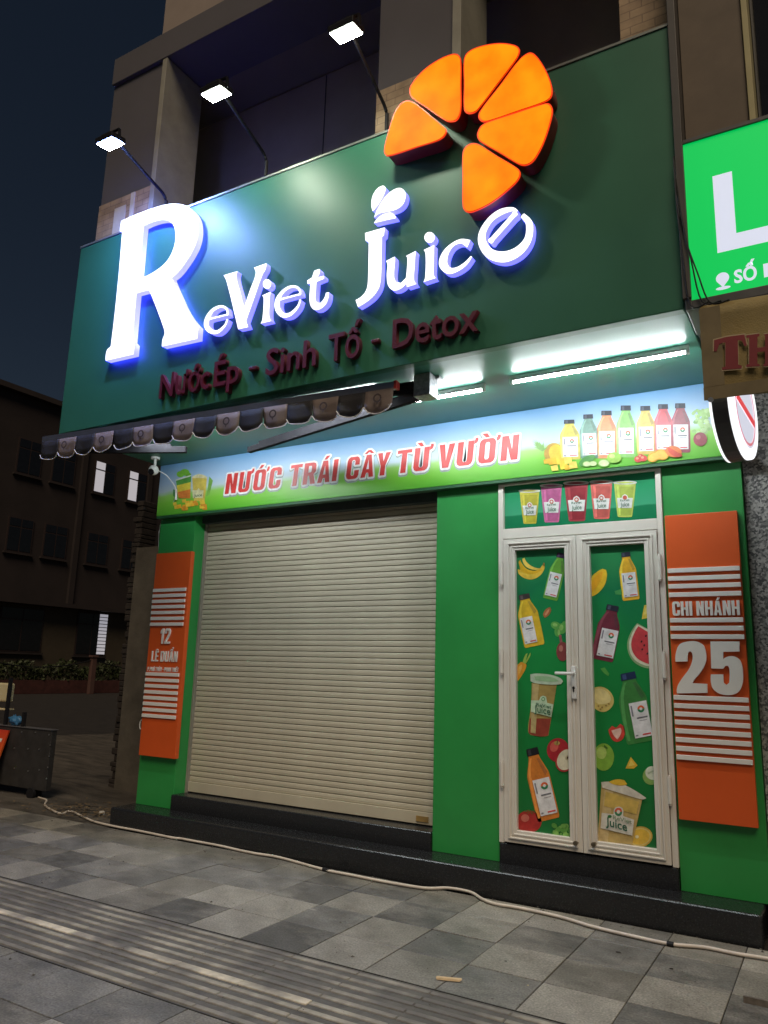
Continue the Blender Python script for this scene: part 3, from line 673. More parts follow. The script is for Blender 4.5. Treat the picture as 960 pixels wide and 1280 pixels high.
p_.add([(716, 770), (695, 805), (678, 852), (680, 898), (702, 938), (740, 962), (782, 972), (782, 800)], (0.72, 0.70, 0.52), 2, thr=50)
p_.add([(722, 778), (702, 812), (688, 855), (692, 895), (714, 930), (745, 950), (782, 962), (782, 815)], (0.60, 0.06, 0.07), 3, thr=50)
for x, y in ((737, 852), (758, 825), (740, 890), (765, 910), (750, 870)): p_.ell(x, y, 4, 6, (0.03, 0.015, 0.015), 4, 20, n=8)
p_.build('printed_watermelon', L2)
p_ = P(Bc); p_.add([(540, 60), (560, 55), (582, 85), (578, 96), (555, 80)], (0.10, 0.38, 0.07), 1); p_.build('printed_leaf', L2)
p_ = P(A); p_.add([(608, 610), (640, 600), (652, 615), (640, 628), (612, 626)], (0.06, 0.30, 0.08), 1); p_.build('printed_leaf', L2)
p_ = P(Bc); p_.add([(512, 152), (545, 148), (580, 165), (602, 200), (600, 235), (575, 262), (545, 268), (512, 250)], (0.66, 0.52, 0.16), 1); p_.add([(514, 160), (545, 157), (575, 175), (592, 205), (585, 222), (545, 232), (514, 222)], (0.76, 0.64, 0.28), 2)
for x, y in ((530, 240), (548, 246), (566, 238), (580, 230), (540, 255)): p_.ell(x, y, 5, 4, (0.34, 0.22, 0.06), 3, n=8)
p_.build('printed_melon', L2)
p_ = P(Bc); bottle(p_, (670, 80), (735, 415), 68, (0.05, 0.22, 0.05), label=(-.35, .92), cap=(0.015, 0.03, 0.08)); p_.build('printed_bottle', L2)
p_ = P(Bc); p_.add([(578, 355), (595, 335), (615, 345), (635, 325), (655, 340), (658, 370), (645, 400), (620, 412), (595, 400)], (0.62, 0.06, 0.04), 1); p_.add([(592, 358), (612, 352), (636, 345), (640, 365), (622, 400), (606, 385)], (0.78, 0.50, 0.42), 2); p_.build('printed_strawberry', L2)
p_ = P(Bc); p_.ell(555, 485, 50, 66, (0.22, 0.42, 0.05), 1); p_.ell(545, 465, 24, 30, (0.42, 0.58, 0.14), 2); p_.add([(558, 425), (575, 440), (572, 448), (556, 436)], (0.06, 0.14, 0.02), 3); p_.build('printed_green_apple', L2)
p_ = P(Bc); p_.add([(660, 540), (685, 484), (718, 525), (700, 540)], (0.72, 0.46, 0.04), 1, sm=False); p_.add([(672, 530), (686, 498), (706, 524)], (0.82, 0.62, 0.12), 2, sm=False); p_.build('printed_pineapple_chunk', L2)
p_ = P(Bc); p_.ell(785, 575, 42, 44, (0.24, 0.40, 0.10), 1, 30); p_.ell(790, 562, 36, 32, (0.66, 0.70, 0.56), 2, 30); p_.add([(765, 560), (800, 545), (802, 552), (768, 568)], (0.42, 0.5, 0.34), 3, sm=False); p_.build('printed_guava', L2)
p_ = P(Bc)
p_.ell(728, 868, 62, 50, (0.56, 0.36, 0.06), 1, -8); p_.ell(728, 868, 55, 43, (0.70, 0.56, 0.18), 2, -8); p_.ell(728, 868, 48, 37, (0.72, 0.46, 0.06), 3, -8); p_.ell(715, 868, 9, 8, (0.74, 0.66, 0.36), 4)
p_.build('printed_orange_slice', L2)
p_ = P(Bc)
p_.add([(545, 612), (742, 680), (692, 905), (526, 890)], (0.50, 0.36, 0.13), 5, sm=False)
p_.add([(560, 640), (600, 652), (575, 892), (532, 886)], (0.60, 0.46, 0.22), 6, sm=False)
p_.add([(565, 650), (725, 700), (712, 760), (556, 720)], (0.60, 0.42, 0.10), 7)
p_.add([(543, 606), (590, 603), (640, 612), (705, 645), (760, 682), (738, 688), (640, 660), (548, 632)], (0.66, 0.62, 0.52), 8)
p_.add([(580, 604), (620, 592), (655, 597), (668, 615), (640, 622), (600, 615)], (0.70, 0.44, 0.04), 9)
p_.add([(546, 752), (602, 760), (604, 738), (612, 726), (630, 722), (646, 730), (650, 745), (648, 768), (702, 786), (692, 862), (540, 826)], (0.68, 0.66, 0.58), 10, sm=False)
p_.ell(626, 748, 18, 20, (0.62, 0.10, 0.05), 11, a0=180, a1=360); p_.ell(626, 748, 18, 20, (0.05, 0.22, 0.10), 11, a0=0, a1=180); p_.ell(626, 748, 8, 9, (0.68, 0.66, 0.58), 12)
p_.ell(584, 770, 10, 7, (0.04, 0.20, 0.06), 11)
p_.build('printed_cup', L2)
ptxt_rot('Juice', Bc, (566, 812), (668, 842), 10.5, pmat((0.02, 0.11, 0.06)), L2, -0.0115); ptxt_rot('ReViet', Bc, (600, 782), (690, 806), 4.8, pmat((0.25, 0.32, 0.2)), L2, -0.0115)

# soffit and inner fascia above the banner
box('soffit', -6.098, -0.604, -1.335, 0.0, 3.606, 3.66, SOFFIT, shop)
# upper floor: stone-clad columns, beam, recessed glass wall
UPZ0, UPZ1 = 3.67, 12.0
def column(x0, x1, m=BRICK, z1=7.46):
    box('column', x0, x1, -1.165, -0.70, UPZ0, z1, BEAM_AND_SHADE, shop, 0.004)  # dark colour above the cladding paints in the shade beyond the floodlights' reach
    return box('stone_cladding', x0, x1, -1.181, -1.1655, UPZ0, 6.06, m, shop)  # cladding cut off at the height where the floodlight fades
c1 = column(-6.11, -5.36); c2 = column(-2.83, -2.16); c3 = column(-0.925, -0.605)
box('corner_trim', -5.36, -5.30, -1.20, -0.70, UPZ0, 7.455, mat('pale_trim', (0.34, 0.33, 0.27), 0.7), shop, 0.004)
box('corner_trim', -2.158, -2.085, -1.20, -0.70, UPZ0, 7.455, mat('pale_trim', (0.34, 0.33, 0.27), 0.7), shop, 0.004)
box('corner_trim', -5.86, -5.70, -1.188, -1.182, UPZ0, 5.95, mat('pale_panel', (0.62, 0.58, 0.50), 0.7), shop)
box('corner_trim', -5.63, -5.58, -1.195, -1.182, UPZ0, 6.05, mat('cream_trim', (0.68, 0.63, 0.50), 0.7), shop)
box('beam', -6.11, -0.61, -1.20, -0.68, 7.47, 7.78, BEAM_AND_SHADE, shop, 0.004)
box('upper_wall', -6.11, -0.61, -0.62, 0.3, 7.79, UPZ1, COLSTUC, shop)
box('back_wall', -6.11, -0.61, -0.22, 0.0, UPZ0, 7.49, COLSTUC, shop)
w = box('balcony_door', -5.22, -4.50, -0.26, -0.222, UPZ0+0.02, 6.35, mat('window_frame_grey', (0.10, 0.10, 0.10), 0.5), shop)
for q in ((-5.17, -4.89), (-4.83, -4.55)): box('door_pane', q[0], q[1], -0.272, -0.262, UPZ0+0.1, 6.28, GLASSD, w)
box('balcony_ceiling', -6.11, -0.61, -0.66, -0.225, 7.50, 7.60, mat('ceiling_paint', (0.20, 0.17, 0.13), 0.8, 0.1, 0.8), shop)
for x in (-4.05, -3.35): box('wall_joint', x-.006, x+.006, -0.2235, -0.2205, UPZ0, 7.48, mat('joint_dark', (.05, .045, .045), .8), shop)

# ================================================================== SIGN BOARD
YB = -1.34
sign = thing('shop_sign', (-3.35, -1.30, 3.6), 'wide green fascia sign with glowing white lettering and orange fruit segments', 'shop sign')
sb = bmesh.new(); bx(sb, -6.10, -0.605, YB, -1.27, 3.60, 5.50, 0.004)
obj('board', sb, SIGNGREEN, sign)
box('top_trim', -6.102, -0.603, YB-0.008, -1.25, 5.502, 5.52, mat('trim_metal', (0.30, 0.33, 0.30), 0.35, metal=0.6), sign)
box('side_return', -6.10, -6.06, -1.265, -0.02, 3.67, 5.495, SIGNGREEN, sign)
FACE = emat('lit_white_face', (0.93, 0.94, 1.0), 0.42)
SIDE = emat('glowing_letter_side', (0.13, 0.13, 3.4), 1.0, (0.5, 0.5, 0.6))
SIDES = emat('soft_letter_side', (0.08, 0.08, 0.75), 0.9, (0.4, 0.4, 0.55))
O8 = ((120, 240), 5.647); O7 = ((240, 300), 5.333); OJ = ((440, 225), 4.0); OS = ((480, 50), 4.364)
def LT(rings, O, m=None, thr=38, depth=0.055, lift=0.0): return letter_px('letter', rings, YB-0.004, depth, m or [FACE, SIDES], sign, 0.0, O[0], O[1], thr, lift)
R_out = [(178, 205), (260, 168), (340, 136), (430, 105), (500, 88), (560, 83), (620, 92), (672, 122), (705, 165), (721, 225), (720, 300), (702, 370), (668, 440), (622, 510), (575, 570), (533, 605), (552, 655), (590, 742), (630, 828), (675, 897), (722, 948), (715, 1035), (465, 1090), (470, 1040), (485, 995), (468, 932), (425, 815), (375, 690), (285, 715), (255, 1050), (272, 1070), (265, 1145), (68, 1190), (78, 1115), (105, 1085), (185, 282), (168, 277)]
R_in = [(335, 240), (400, 211), (470, 195), (520, 205), (550, 240), (562, 300), (555, 370), (530, 440), (490, 500), (430, 550), (365, 588), (300, 615)]
LT([[R_out, R_in]], O8, [FACE, SIDE], depth=0.06)
def ering(pts, ws, bar_, bw): return [[stroke2(pts, ws)], [stroke2(bar_, [bw]*len(bar_))]]
LT(ering([(236, 528), (217, 572), (170, 612), (122, 606), (97, 572), (103, 522), (138, 468), (190, 443), (228, 456), (238, 492)], [10, 14, 22, 30, 32, 30, 21, 16, 15, 10], [(112, 528), (242, 496)], 11), O7, thr=180, lift=0.0015)
LT([[[(210, 235), (303, 208), (297, 255), (322, 350), (347, 450), (388, 330), (425, 225), (412, 185), (495, 155), (490, 195), (470, 230), (415, 385), (360, 540), (375, 580), (308, 595), (300, 560), (232, 280)]]], O7)
def circ(cx, cy, rx, ry): return [(cx+rx*math.cos(k*math.pi/10), cy+ry*math.sin(k*math.pi/10)) for k in range(20)]
LT([[[(468, 370), (522, 345), (516, 430), (515, 510), (527, 540), (458, 556), (470, 525), (478, 390)]], [circ(500, 293, 27, 32)]], O7)
LT(ering([(722, 398), (704, 446), (655, 494), (605, 500), (572, 462), (570, 405), (600, 350), (650, 314), (698, 314), (718, 338), (723, 364)], [10, 15, 23, 31, 34, 32, 21, 17, 15, 13, 10], [(590, 396), (726, 360)], 11), O7, thr=180, lift=0.0015)
LT([[[(848, 193), (815, 205), (800, 250), (768, 270), (770, 292), (790, 287), (785, 350), (783, 395), (792, 440), (815, 465), (850, 462), (890, 430), (908, 390), (912, 348), (893, 352), (880, 390), (855, 420), (832, 418), (822, 390), (825, 335), (830, 278), (880, 258), (880, 238), (835, 250), (852, 215)]]], O7)
leafp = [[(155, 28), (128, 42), (105, 75), (97, 115), (103, 155), (122, 135), (150, 92), (165, 58), (167, 38)],
         [(110, 187), (128, 145), (162, 90), (202, 52), (240, 40), (262, 55), (268, 85), (255, 120), (225, 145), (180, 158), (140, 166)],
         [(110, 215), (135, 185), (170, 167), (200, 165), (220, 190), (175, 200), (140, 208)]]
for l in leafp: o = letter_px('leaf', [[l]], YB-0.004, 0.055, [FACE, SIDES], sign, 0, *OJ, 60)
LT([[[(65, 265), (163, 237), (160, 275), (150, 285), (147, 380), (145, 480), (136, 535), (110, 577), (75, 608), (30, 635), (18, 600), (55, 575), (75, 540), (81, 480), (83, 390), (84, 310), (68, 303)]]], OJ)
LT([[[(170, 405), (213, 383), (215, 400), (210, 480), (220, 510), (245, 515), (270, 490), (275, 440), (277, 390), (270, 380), (318, 355), (313, 430), (310, 500), (322, 520), (275, 535), (272, 515), (240, 545), (205, 552), (180, 525), (174, 470), (178, 425)]]], OJ)
LT([[[(358, 350), (411, 325), (409, 400), (408, 470), (418, 490), (357, 510), (366, 485), (368, 370)]], [circ(388, 287, 26, 27)]], OJ)
LT([[stroke2([(583, 318), (545, 306), (500, 326), (466, 370), (456, 420), (482, 452), (522, 448), (566, 420), (597, 383)], [40, 22, 18, 32, 42, 34, 22, 17, 8])]], OJ, thr=180)
LT(ering([(852, 176), (886, 218), (880, 295), (832, 355), (762, 384), (694, 370), (655, 322), (652, 265), (690, 200), (745, 160), (800, 146), (826, 156)], [24, 34, 36, 46, 54, 50, 42, 34, 28, 30, 20, 10], [(820, 164), (690, 310)], 22), OJ, thr=180, lift=0.0015)
OFACE = mat('lit_orange_face', (0.16, 0.022, 0.001), 0.7, 0.02, spec=0.1, emit=(1.0, 0.175, 0.0), estr=0.38)
def oface():
    t = OFACE.node_tree; p = t.nodes['Principled BSDF']; ge = t.nodes.new('ShaderNodeTexCoord'); nz = t.nodes.new('ShaderNodeTexNoise'); nz.inputs['Scale'].default_value = 5; nz.inputs['Detail'].default_value = 3
    rp = t.nodes.new('ShaderNodeValToRGB'); rp.color_ramp.elements[0].color = (1.0, 0.125, 0.0, 1); rp.color_ramp.elements[1].color = (1.0, 0.235, 0.002, 1); rp.color_ramp.elements[0].position = .3; rp.color_ramp.elements[1].position = .7
    t.links.new(ge.outputs['Object'], nz.inputs['Vector']); t.links.new(nz.outputs['Fac'], rp.inputs[0]); t.links.new(rp.outputs[0], p.inputs['Emission Color'])
oface()
OSIDE = mat('dark_red_side', (0.20, 0.018, 0.016), 0.45, 0.1)
ORIM = emat('orange_red_rim', (1.0, 0.045, 0.004), 0.22, (0.6, 0.06, 0.02))
slices = [[(5, 600), (18, 628), (60, 620), (180, 580), (290, 545), (325, 520), (335, 490), (310, 465), (240, 405), (170, 350), (130, 335), (95, 350), (60, 400), (25, 510)],
 [(145, 290), (150, 250), (215, 170), (300, 110), (370, 82), (400, 85), (415, 110), (416, 245), (415, 380), (395, 430), (355, 440), (320, 425), (240, 370), (160, 315)],
 [(440, 370), (440, 240), (440, 110), (460, 70), (520, 40), (620, 22), (700, 30), (732, 50), (730, 80), (710, 115), (615, 240), (515, 370), (490, 390), (455, 392)],
 [(522, 420), (530, 385), (635, 248), (740, 110), (790, 75), (820, 85), (860, 135), (895, 205), (912, 270), (905, 310), (870, 335), (730, 384), (590, 432), (545, 440)],
 [(515, 510), (535, 470), (570, 450), (715, 402), (860, 355), (895, 352), (913, 380), (905, 440), (870, 550), (830, 630), (800, 665), (765, 678), (730, 670), (630, 610), (535, 555), (518, 535)],
 [(433, 620), (450, 585), (485, 568), (520, 575), (615, 635), (715, 695), (737, 720), (730, 755), (690, 800), (590, 880), (490, 930), (450, 930), (433, 900), (432, 760)]]
for s_ in slices:
    o = letter_px('fruit_segment', [[s_]], YB-0.004, 0.13, [OFACE, OSIDE], sign, 0.0, *OS, 75)
    # slim glowing edge round the face
    c = Vector((sum(p[0] for p in s_)/len(s_), sum(p[1] for p in s_)/len(s_)))
    grow = [tuple(c + (Vector(p)-c)*1.035) for p in s_]
    letter_px('rim', [[grow]], YB-0.004-0.118, 0.008, [ORIM, ORIM], o, 0.0, *OS, 75)
# unlit red tagline, letter by letter
REDL = mat('unlit_red_letter', (0.10, 0.010, 0.022), 0.4, 0.1)
ON = ((190, 380), 2.2326)
TAGZ = sum(U(*px(*ON, q), YB-0.03).z for q in ((22, 255), (318, 196), (492, 165), (672, 130)))/4 - 0.01
print('TAGZ', TAGZ)
words = [('Nước', (22, 255), (160, 234)), ('Ép', (172, 235), (243, 220)), ('-', (270, 203), (292, 200)), ('Sinh', (318, 196), (458, 176)), ('Tố', (492, 165), (580, 150)), ('-', (612, 130), (634, 126)), ('Detox', (672, 130), (912, 78))]
for w_, a, b in words:
    # capital height follows the board, not the picture
    A_ = U(*px(*ON, a), YB-0.03); B_ = U(*px(*ON, b), YB-0.03)
    zb = TAGZ
    if w_ == '-': 
        box('dash', A_.x, B_.x, YB-0.04, YB-0.001, zb+0.075, zb+0.105, REDL, sign, 0.006); continue
    widths = []
    tot = text_raw(w_, 0.012); X0 = min(v.co.x for v in tot.vertices); X1 = max(v.co.x for v in tot.vertices); bpy.data.meshes.remove(tot)
    k = (B_.x-A_.x)/(X1-X0)
    adv = 0.0
    for i, ch in enumerate(w_):
        full = text_raw(w_[:i+1], 0.012); e1 = max(v.co.x for v in full.vertices); bpy.data.meshes.remove(full)
        one = text_raw(ch, 0.012); o0 = min(v.co.x for v in one.vertices); o1 = max(v.co.x for v in one.vertices); bpy.data.meshes.remove(one)
        l0 = e1-(o1-o0)
        text('letter', ch, A_.x+(l0-X0)*k, A_.x+(e1-X0)*k, zb, 0.215, YB-0.001, 0.04, REDL, sign, offset=0.012)

# ================================================================== FLOODLIGHTS over the sign
FLOOD = emat('flood_led', (0.95, 1.0, 0.80), 50.0)
def floodlight(x, label, led=FLOOD):
    t = thing('floodlight', (x, -1.24, 5.50), label, 'floodlight', 'floodlights over the green sign')
    b = bmesh.new(); cyl(b, (x, -1.24, 5.40), (x, -1.24, 5.76), 0.016, 10); obj('pole', b, BLACKMET, t, smooth=False)
    hx = x + 0.10
    b = bmesh.new(); tube(b, spline3([(x, -1.24, 5.75), (x, -1.29, 5.81), (x+0.03, -1.5, 5.84), (hx-0.01, -1.9, 5.90)], 4), 0.014, 8); obj('arm', b, BLACKMET, t)
    # housing tilted back to the board
    rot = Matrix.Translation((hx, -1.98, 5.84)) @ Euler((rad(9), 0, 0)).to_matrix().to_4x4()
    b = bmesh.new(); bx(b, -0.105, 0.105, -0.075, 0.075, -0.012, 0.035, 0.008); bx(b, -0.06, 0.06, -0.05, 0.05, 0.036, 0.06, 0.004); bmesh.ops.transform(b, matrix=rot, verts=b.verts[:]); obj('housing', b, BLACKMET, t)
    b = bmesh.new(); bx(b, -0.118, -0.108, -0.012, 0.012, 0.0, 0.075); bx(b, 0.108, 0.118, -0.012, 0.012, 0.0, 0.075); bx(b, -0.118, 0.118, -0.0125, 0.0125, 0.076, 0.084); bmesh.ops.transform(b, matrix=rot, verts=b.verts[:]); obj('yoke', b, BLACKMET, t)
    b = bmesh.new(); bx(b, -0.092, 0.092, -0.063, 0.063, -0.018, -0.0125); bmesh.ops.transform(b, matrix=rot, verts=b.verts[:]); obj('lens', b, led, t)
floodlight(-5.07, 'black LED floodlight on bent arm above the large letter R', emat('flood_led_cool', (0.26, 0.40, 1.0), 230.0))
floodlight(-3.88, 'black LED floodlight on bent arm above the word beside the R')
floodlight(-2.69, 'black LED floodlight on bent arm beside the orange fruit segments')

# ================================================================== BANNER under the soffit
ban = thing('printed_banner', (-3.27, -0.05, 3.06), 'printed banner with red Vietnamese words, juice bottles and sky over grass', 'banner')
BANP = grad_mat('banner_print', [(0, (0.10, 0.42, 0.03)), (0.25, (0.20, 0.55, 0.05)), (0.38, (0.30, 0.60, 0.12)), (0.47, (0.52, 0.64, 0.70)), (0.62, (0.40, 0.56, 0.76)), (1.0, (0.16, 0.36, 0.62))], lo=3.055, hi=3.60, noise=0.14, nscale=2.2, rough=0.35)
box('panel', -6.085, -0.44, -0.085, -0.004, 3.055, 3.603, BANP, ban)
box('lower_edge', -6.085, -0.44, -0.080, -0.002, 3.03, 3.053, mat('banner_edge', (0.02, 0.10, 0.04), 0.5), ban)
ob = ((180, 480), 1.92); RED = pmat((0.62, 0.045, 0.04)); WHT = pmat((0.80, 0.80, 0.80)); SHD = pmat((0.30, 0.36, 0.34))
for w_, a, b in (('NƯỚC', (194, 262), (332, 250)), ('TRÁI', (347, 247), (468, 233)), ('CÂY', (484, 231), (594, 217)), ('TỪ', (604, 215), (694, 205)), ('VƯỜN', (704, 203), (905, 184))):
    A_ = U(*px(*ob, a), -0.086); B_ = U(*px(*ob, b), -0.086)
    zb = 3.205; cap = 0.205
    for nm, mm, Y, gr in (('word_shadow', SHD, -0.0860, 0.022), ('word_outline', WHT, -0.0872, 0.0175), ('printed_word', RED, -0.0888, 0.0)):
        dz = -0.012 if nm == 'word_shadow' else 0
        block(nm, w_, A_.x, B_.x-0.03, zb, cap, Y, 0, mm, ban, grow=gr, shear=0.10, gap=0.10, each=False, drop=dz)
ob = ((660, 490), 3.692)
def PB(): return Print(-0.0858, *ob)
p_ = PB(); p_.ell(120, 285, 46, 50, (0.50, 0.30, 0.05), 1); p_.ell(128, 280, 32, 38, (0.74, 0.50, 0.05), 2)
for a in range(-70, 200, 22): p_.add([(75, 262), (75+44*math.cos(rad(a+90))-14, 262-46*abs(math.sin(rad(a+40)))), (66, 275)], (0.20, 0.40, 0.10), 1, sm=False)
p_.build('printed_pineapple', ban)
for T, B, hw, c in (((190, 128), (196, 312), 45, (0.60, 0.52, 0.10)), ((277, 103), (285, 306), 42, (0.16, 0.30, 0.24)), ((362, 86), (364, 306), 45, (0.70, 0.24, 0.10)), ((451, 62), (453, 302), 44, (0.22, 0.48, 0.12)), ((541, 64), (547, 288), 43, (0.58, 0.42, 0.10)), ((623, 56), (627, 280), 43, (0.58, 0.10, 0.12)), ((702, 52), (706, 280), 44, (0.26, 0.06, 0.08))):
    p_ = PB(); bottle(p_, T, B, hw, c, L=2, label=(-.75, .8)); p_.build('printed_bottle', ban)
p_ = PB(); r = random.Random(5)
for k in range(9):
    x, y = r.uniform(85, 215), r.uniform(310, 352); q = r.uniform(14, 22); a = r.uniform(-20, 20)
    p_.add([(x-q, y-q*.6+a*.2), (x+q*.7, y-q*.8), (x+q, y+q*.6), (x-q*.7, y+q*.8)], ((0.80, 0.55, 0.05), (0.72, 0.42, 0.03), (0.84, 0.64, 0.12))[k % 3], 8+k % 3, sm=False)
p_.build('printed_mango_cubes', ban)
p_ = PB(); p_.add([(235, 330), (260, 300), (305, 290), (312, 300), (290, 325), (245, 345)], (0.07, 0.26, 0.05), 8)
for x, y, q in ((272, 332, 18), (300, 330, 17), (350, 328, 24)): p_.ell(x, y, q*1.15, q*.75, (0.24, 0.46, 0.10), 9); p_.ell(x, y, q*.95, q*.58, (0.56, 0.68, 0.34), 10)
p_.ell(398, 303, 33, 25, (0.30, 0.56, 0.08), 11); p_.ell(388, 296, 14, 10, (0.52, 0.72, 0.2), 12); p_.build('printed_lime', ban)
p_ = PB()
for x, y, q in ((508, 310, 18), (532, 306, 18), (520, 298, 15)): p_.ell(x, y, q, q*.8, (0.55, 0.06, 0.05), 8); p_.ell(x-4, y-4, q*.4, q*.3, (0.76, 0.3, 0.2), 9)
for x, y, q, ro in ((580, 300, 30, -25), (608, 288, 32, -20), (626, 296, 24, -20)): p_.ell(x, y, q, q*.72, (0.76, 0.36, 0.03), 9, ro); p_.ell(x, y, q*.82, q*.56, (0.82, 0.52, 0.10), 10, ro)
p_.ell(672, 275, 38, 26, (0.70, 0.20, 0.06), 11, 10); p_.ell(680, 272, 38, 24, (0.58, 0.08, 0.05), 12, 30, 0, 180); p_.build('printed_citrus', ban)
p_ = PB(); frill(p_, 800, 135, 38, 52, 40, (0.20, 0.42, 0.10), (0.48, 0.66, 0.30), 8); p_.ell(795, 218, 32, 32, (0.30, 0.05, 0.07), 6); p_.ell(786, 208, 11, 11, (0.46, 0.14, 0.16), 7); p_.build('printed_beetroot', ban)
oc = ((190, 560), 5.647)
p_ = Print(-0.0858, *oc)
p_.add([(150, 290), (170, 300), (175, 350), (150, 340)], (0.05, 0.28, 0.06), 1); p_.add([(405, 200), (430, 230), (405, 330), (385, 340)], (0.20, 0.44, 0.08), 1)
for cx, cy, rx, ry in ((200, 185, 26, 22), (232, 172, 32, 24), (256, 190, 20, 18)): p_.ell(cx, cy, rx, ry, (0.20, 0.52, 0.05), 2)
p_.add([(168, 222), (277, 190), (270, 355), (188, 355)], (0.10, 0.34, 0.06), 3, sm=False); p_.add([(174, 265), (274, 240), (271, 325), (184, 325)], (0.74, 0.60, 0.06), 4, sm=False); p_.add([(180, 312), (272, 290), (270, 355), (188, 355)], (0.70, 0.22, 0.04), 5, sm=False)
p_.add([(168, 222), (277, 190), (277, 198), (168, 232)], (0.70, 0.76, 0.66), 6, sm=False)
p_.add([(283, 205), (330, 182), (388, 208), (372, 375), (296, 375)], (0.66, 0.52, 0.10), 3, sm=False); p_.add([(283, 205), (335, 184), (390, 206), (388, 216), (335, 212), (284, 214)], (0.78, 0.72, 0.40), 4)
p_.add([(285, 298), (318, 298), (328, 282), (340, 298), (364, 298), (358, 352), (288, 352)], (0.72, 0.70, 0.42), 5, sm=False)
r = random.Random(2)
for k in range(26):
    x, y = r.uniform(155, 375), r.uniform(365, 428); q = r.uniform(11, 20)
    p_.add([(x-q, y-q*.6), (x+q*.8, y-q*.9), (x+q, y+q*.6), (x-q*.8, y+q*.8)], ((0.78, 0.42, 0.03), (0.82, 0.56, 0.06), (0.70, 0.30, 0.03))[k % 3], 7+k % 4, sm=False)
p_.build('printed_cup', ban)
a = px(*oc, (296, 345)); b = px(*oc, (352, 342)); text_px('printed_word', 'Juice', a, b, 3.4, -0.0945, 0, INKG, ban, offset=0.02)

# ================================================================== TUBE LIGHTS on the soffit
TUBE = emat('led_tube', (0.92, 0.97, 1.0), 44.0)
def tubelight(x0, x1, y, label):
    t = thing('tube_light', ((x0+x1)/2, y, 3.60), label, 'tube light', 'LED tubes on the soffit')
    b = bmesh.new(); bx(b, x0, x1, y-0.018, y+0.018, 3.582, 3.6055, 0.003); obj('batten', b, WHITEPL, t)
    b = bmesh.new(); cyl(b, (x0+0.02, y, 3.566), (x1-0.02, y, 3.566), 0.0145, 16); tb = obj('tube', b, [TUBE, WHITEPL], t)
    for f in tb.data.polygons: f.material_index = 0 if f.normal.z < -0.12 and abs(f.normal.x) < .5 else 1     # aluminium back, lit lower half
    for xe in (x0, x1-0.024):
        b = bmesh.new(); bx(b, xe, xe+0.024, y-0.017, y+0.017, 3.549, 3.5815, 0.003); obj('end_cap', b, WHITEPL, t)
tubelight(-2.70, -2.07, -0.76, 'short LED tube beside the awning bracket under the green soffit')
tubelight(-1.86, -0.66, -0.80, 'long LED tube above the printed juice bottles under the green soffit')

tubelight(-4.02, -2.82, -1.02, 'LED tube hidden behind the middle of the folded awning')
tubelight(-5.36, -4.16, -1.02, 'LED tube hidden behind the left part of the folded awning')

# ================================================================== AWNING, folded in under the sign
aw = thing('awning', (-4.3, -1.3, 3.38), 'folded black awning with scalloped black and grey valance under the sign', 'awning')
AL = Vector((-6.125, -1.463, 3.50)); AR = Vector((-2.561, -1.224, 3.50))
FAB_B = mat('black_canvas', (0.014, 0.014, 0.018), 0.75, 0.2, 20, bump=0.2, bscale=200)
FAB_G = mat('grey_canvas', (0.17, 0.135, 0.125), 0.75, 0.15, 8, bump=0.2, bscale=200)
PIPE = mat('pale_piping', (0.62, 0.60, 0.60), 0.6, 0.1)
b = bmesh.new(); bar(b, AL+Vector((0, 0, .012)), AR+Vector((0, 0, .012)), 0.045, 0.05); obj('front_bar', b, mat('bar_metal', (0.28, 0.28, 0.30), 0.3, metal=0.85), aw)
b = bmesh.new(); bar(b, AR+Vector((0, 0, .012)), AR+Vector((.022, .0015, .012)), 0.052, 0.056); obj('end_cap', b, mat('red_cap', (0.5, 0.05, 0.04), 0.4), aw)
NP = 16
dirA = (AR-AL)
for k in range(NP):
    p0 = AL + dirA*(k/NP); p1 = AL + dirA*((k+1)/NP)
    b = bmesh.new(); rows = []; npt = 9
    nrm = Vector((dirA.y, -dirA.x, 0)).normalized()
    sw = random.uniform(-.014, .014)
    for i in range(npt):
        s = i/(npt-1); top = p0.lerp(p1, s) + Vector((0, 0, -0.012))
        h = 0.125 + 0.055*math.sqrt(max(0, 1-(2*s-1)**2))
        off = lambda q: nrm*(0.012*math.sin(s*math.pi*2+k)*q + sw*q)
        rows.append([b.verts.new(top + nrm*0.024 + Vector((0, 0, -h*q)) + off(q)) for q in (0, .33, .66, 1)])
    for A_, B_ in zip(rows, rows[1:]):
        for q in range(3): b.faces.new((A_[q], A_[q+1], B_[q+1], B_[q]))
    edge = [r_[-1].co.copy() + nrm*0.002 for r_ in rows]
    v = obj('valance_panel', b, FAB_G if k % 2 else FAB_B, aw, smooth=True)
    sol = v.modifiers.new('thickness', 'SOLIDIFY'); sol.thickness = 0.002
    b = bmesh.new(); tube(b, edge, 0.0042, 6); obj('piping', b, PIPE, v)
    if k % 2:
        c = p0.lerp(p1, .5) + nrm*(0.031+abs(sw)+.012) + Vector((0, 0, -.085)); ax = dirA.normalized(); b = bmesh.new()
        def disc(cc, r_, n_=14, sq=1.0):
            vs = [b.verts.new(cc + ax*(r_*math.cos(2*math.pi*t/n_)) + Vector((0, 0, r_*sq*math.sin(2*math.pi*t/n_)))) for t in range(n_)]; return vs
        o1 = disc(c, .034); i1 = disc(c, .021)
        for t in range(14): b.faces.new((o1[t], o1[(t+1) % 14], i1[(t+1) % 14], i1[t]))
        b.faces.new([b.verts.new(c + ax*a_ + Vector((0, 0, z_))) for a_, z_ in ((-.008, -.034), (.008, -.034), (0, -.052))])
        lg = obj('printed_logo', b, mat('logo_ink', (0.05, 0.035, 0.035), 0.8), v)
b = bmesh.new(); cyl(b, (-6.02, -1.10, 3.545), (-2.36, -1.08, 3.545), 0.036, 14); obj('roller', b, FAB_B, aw)
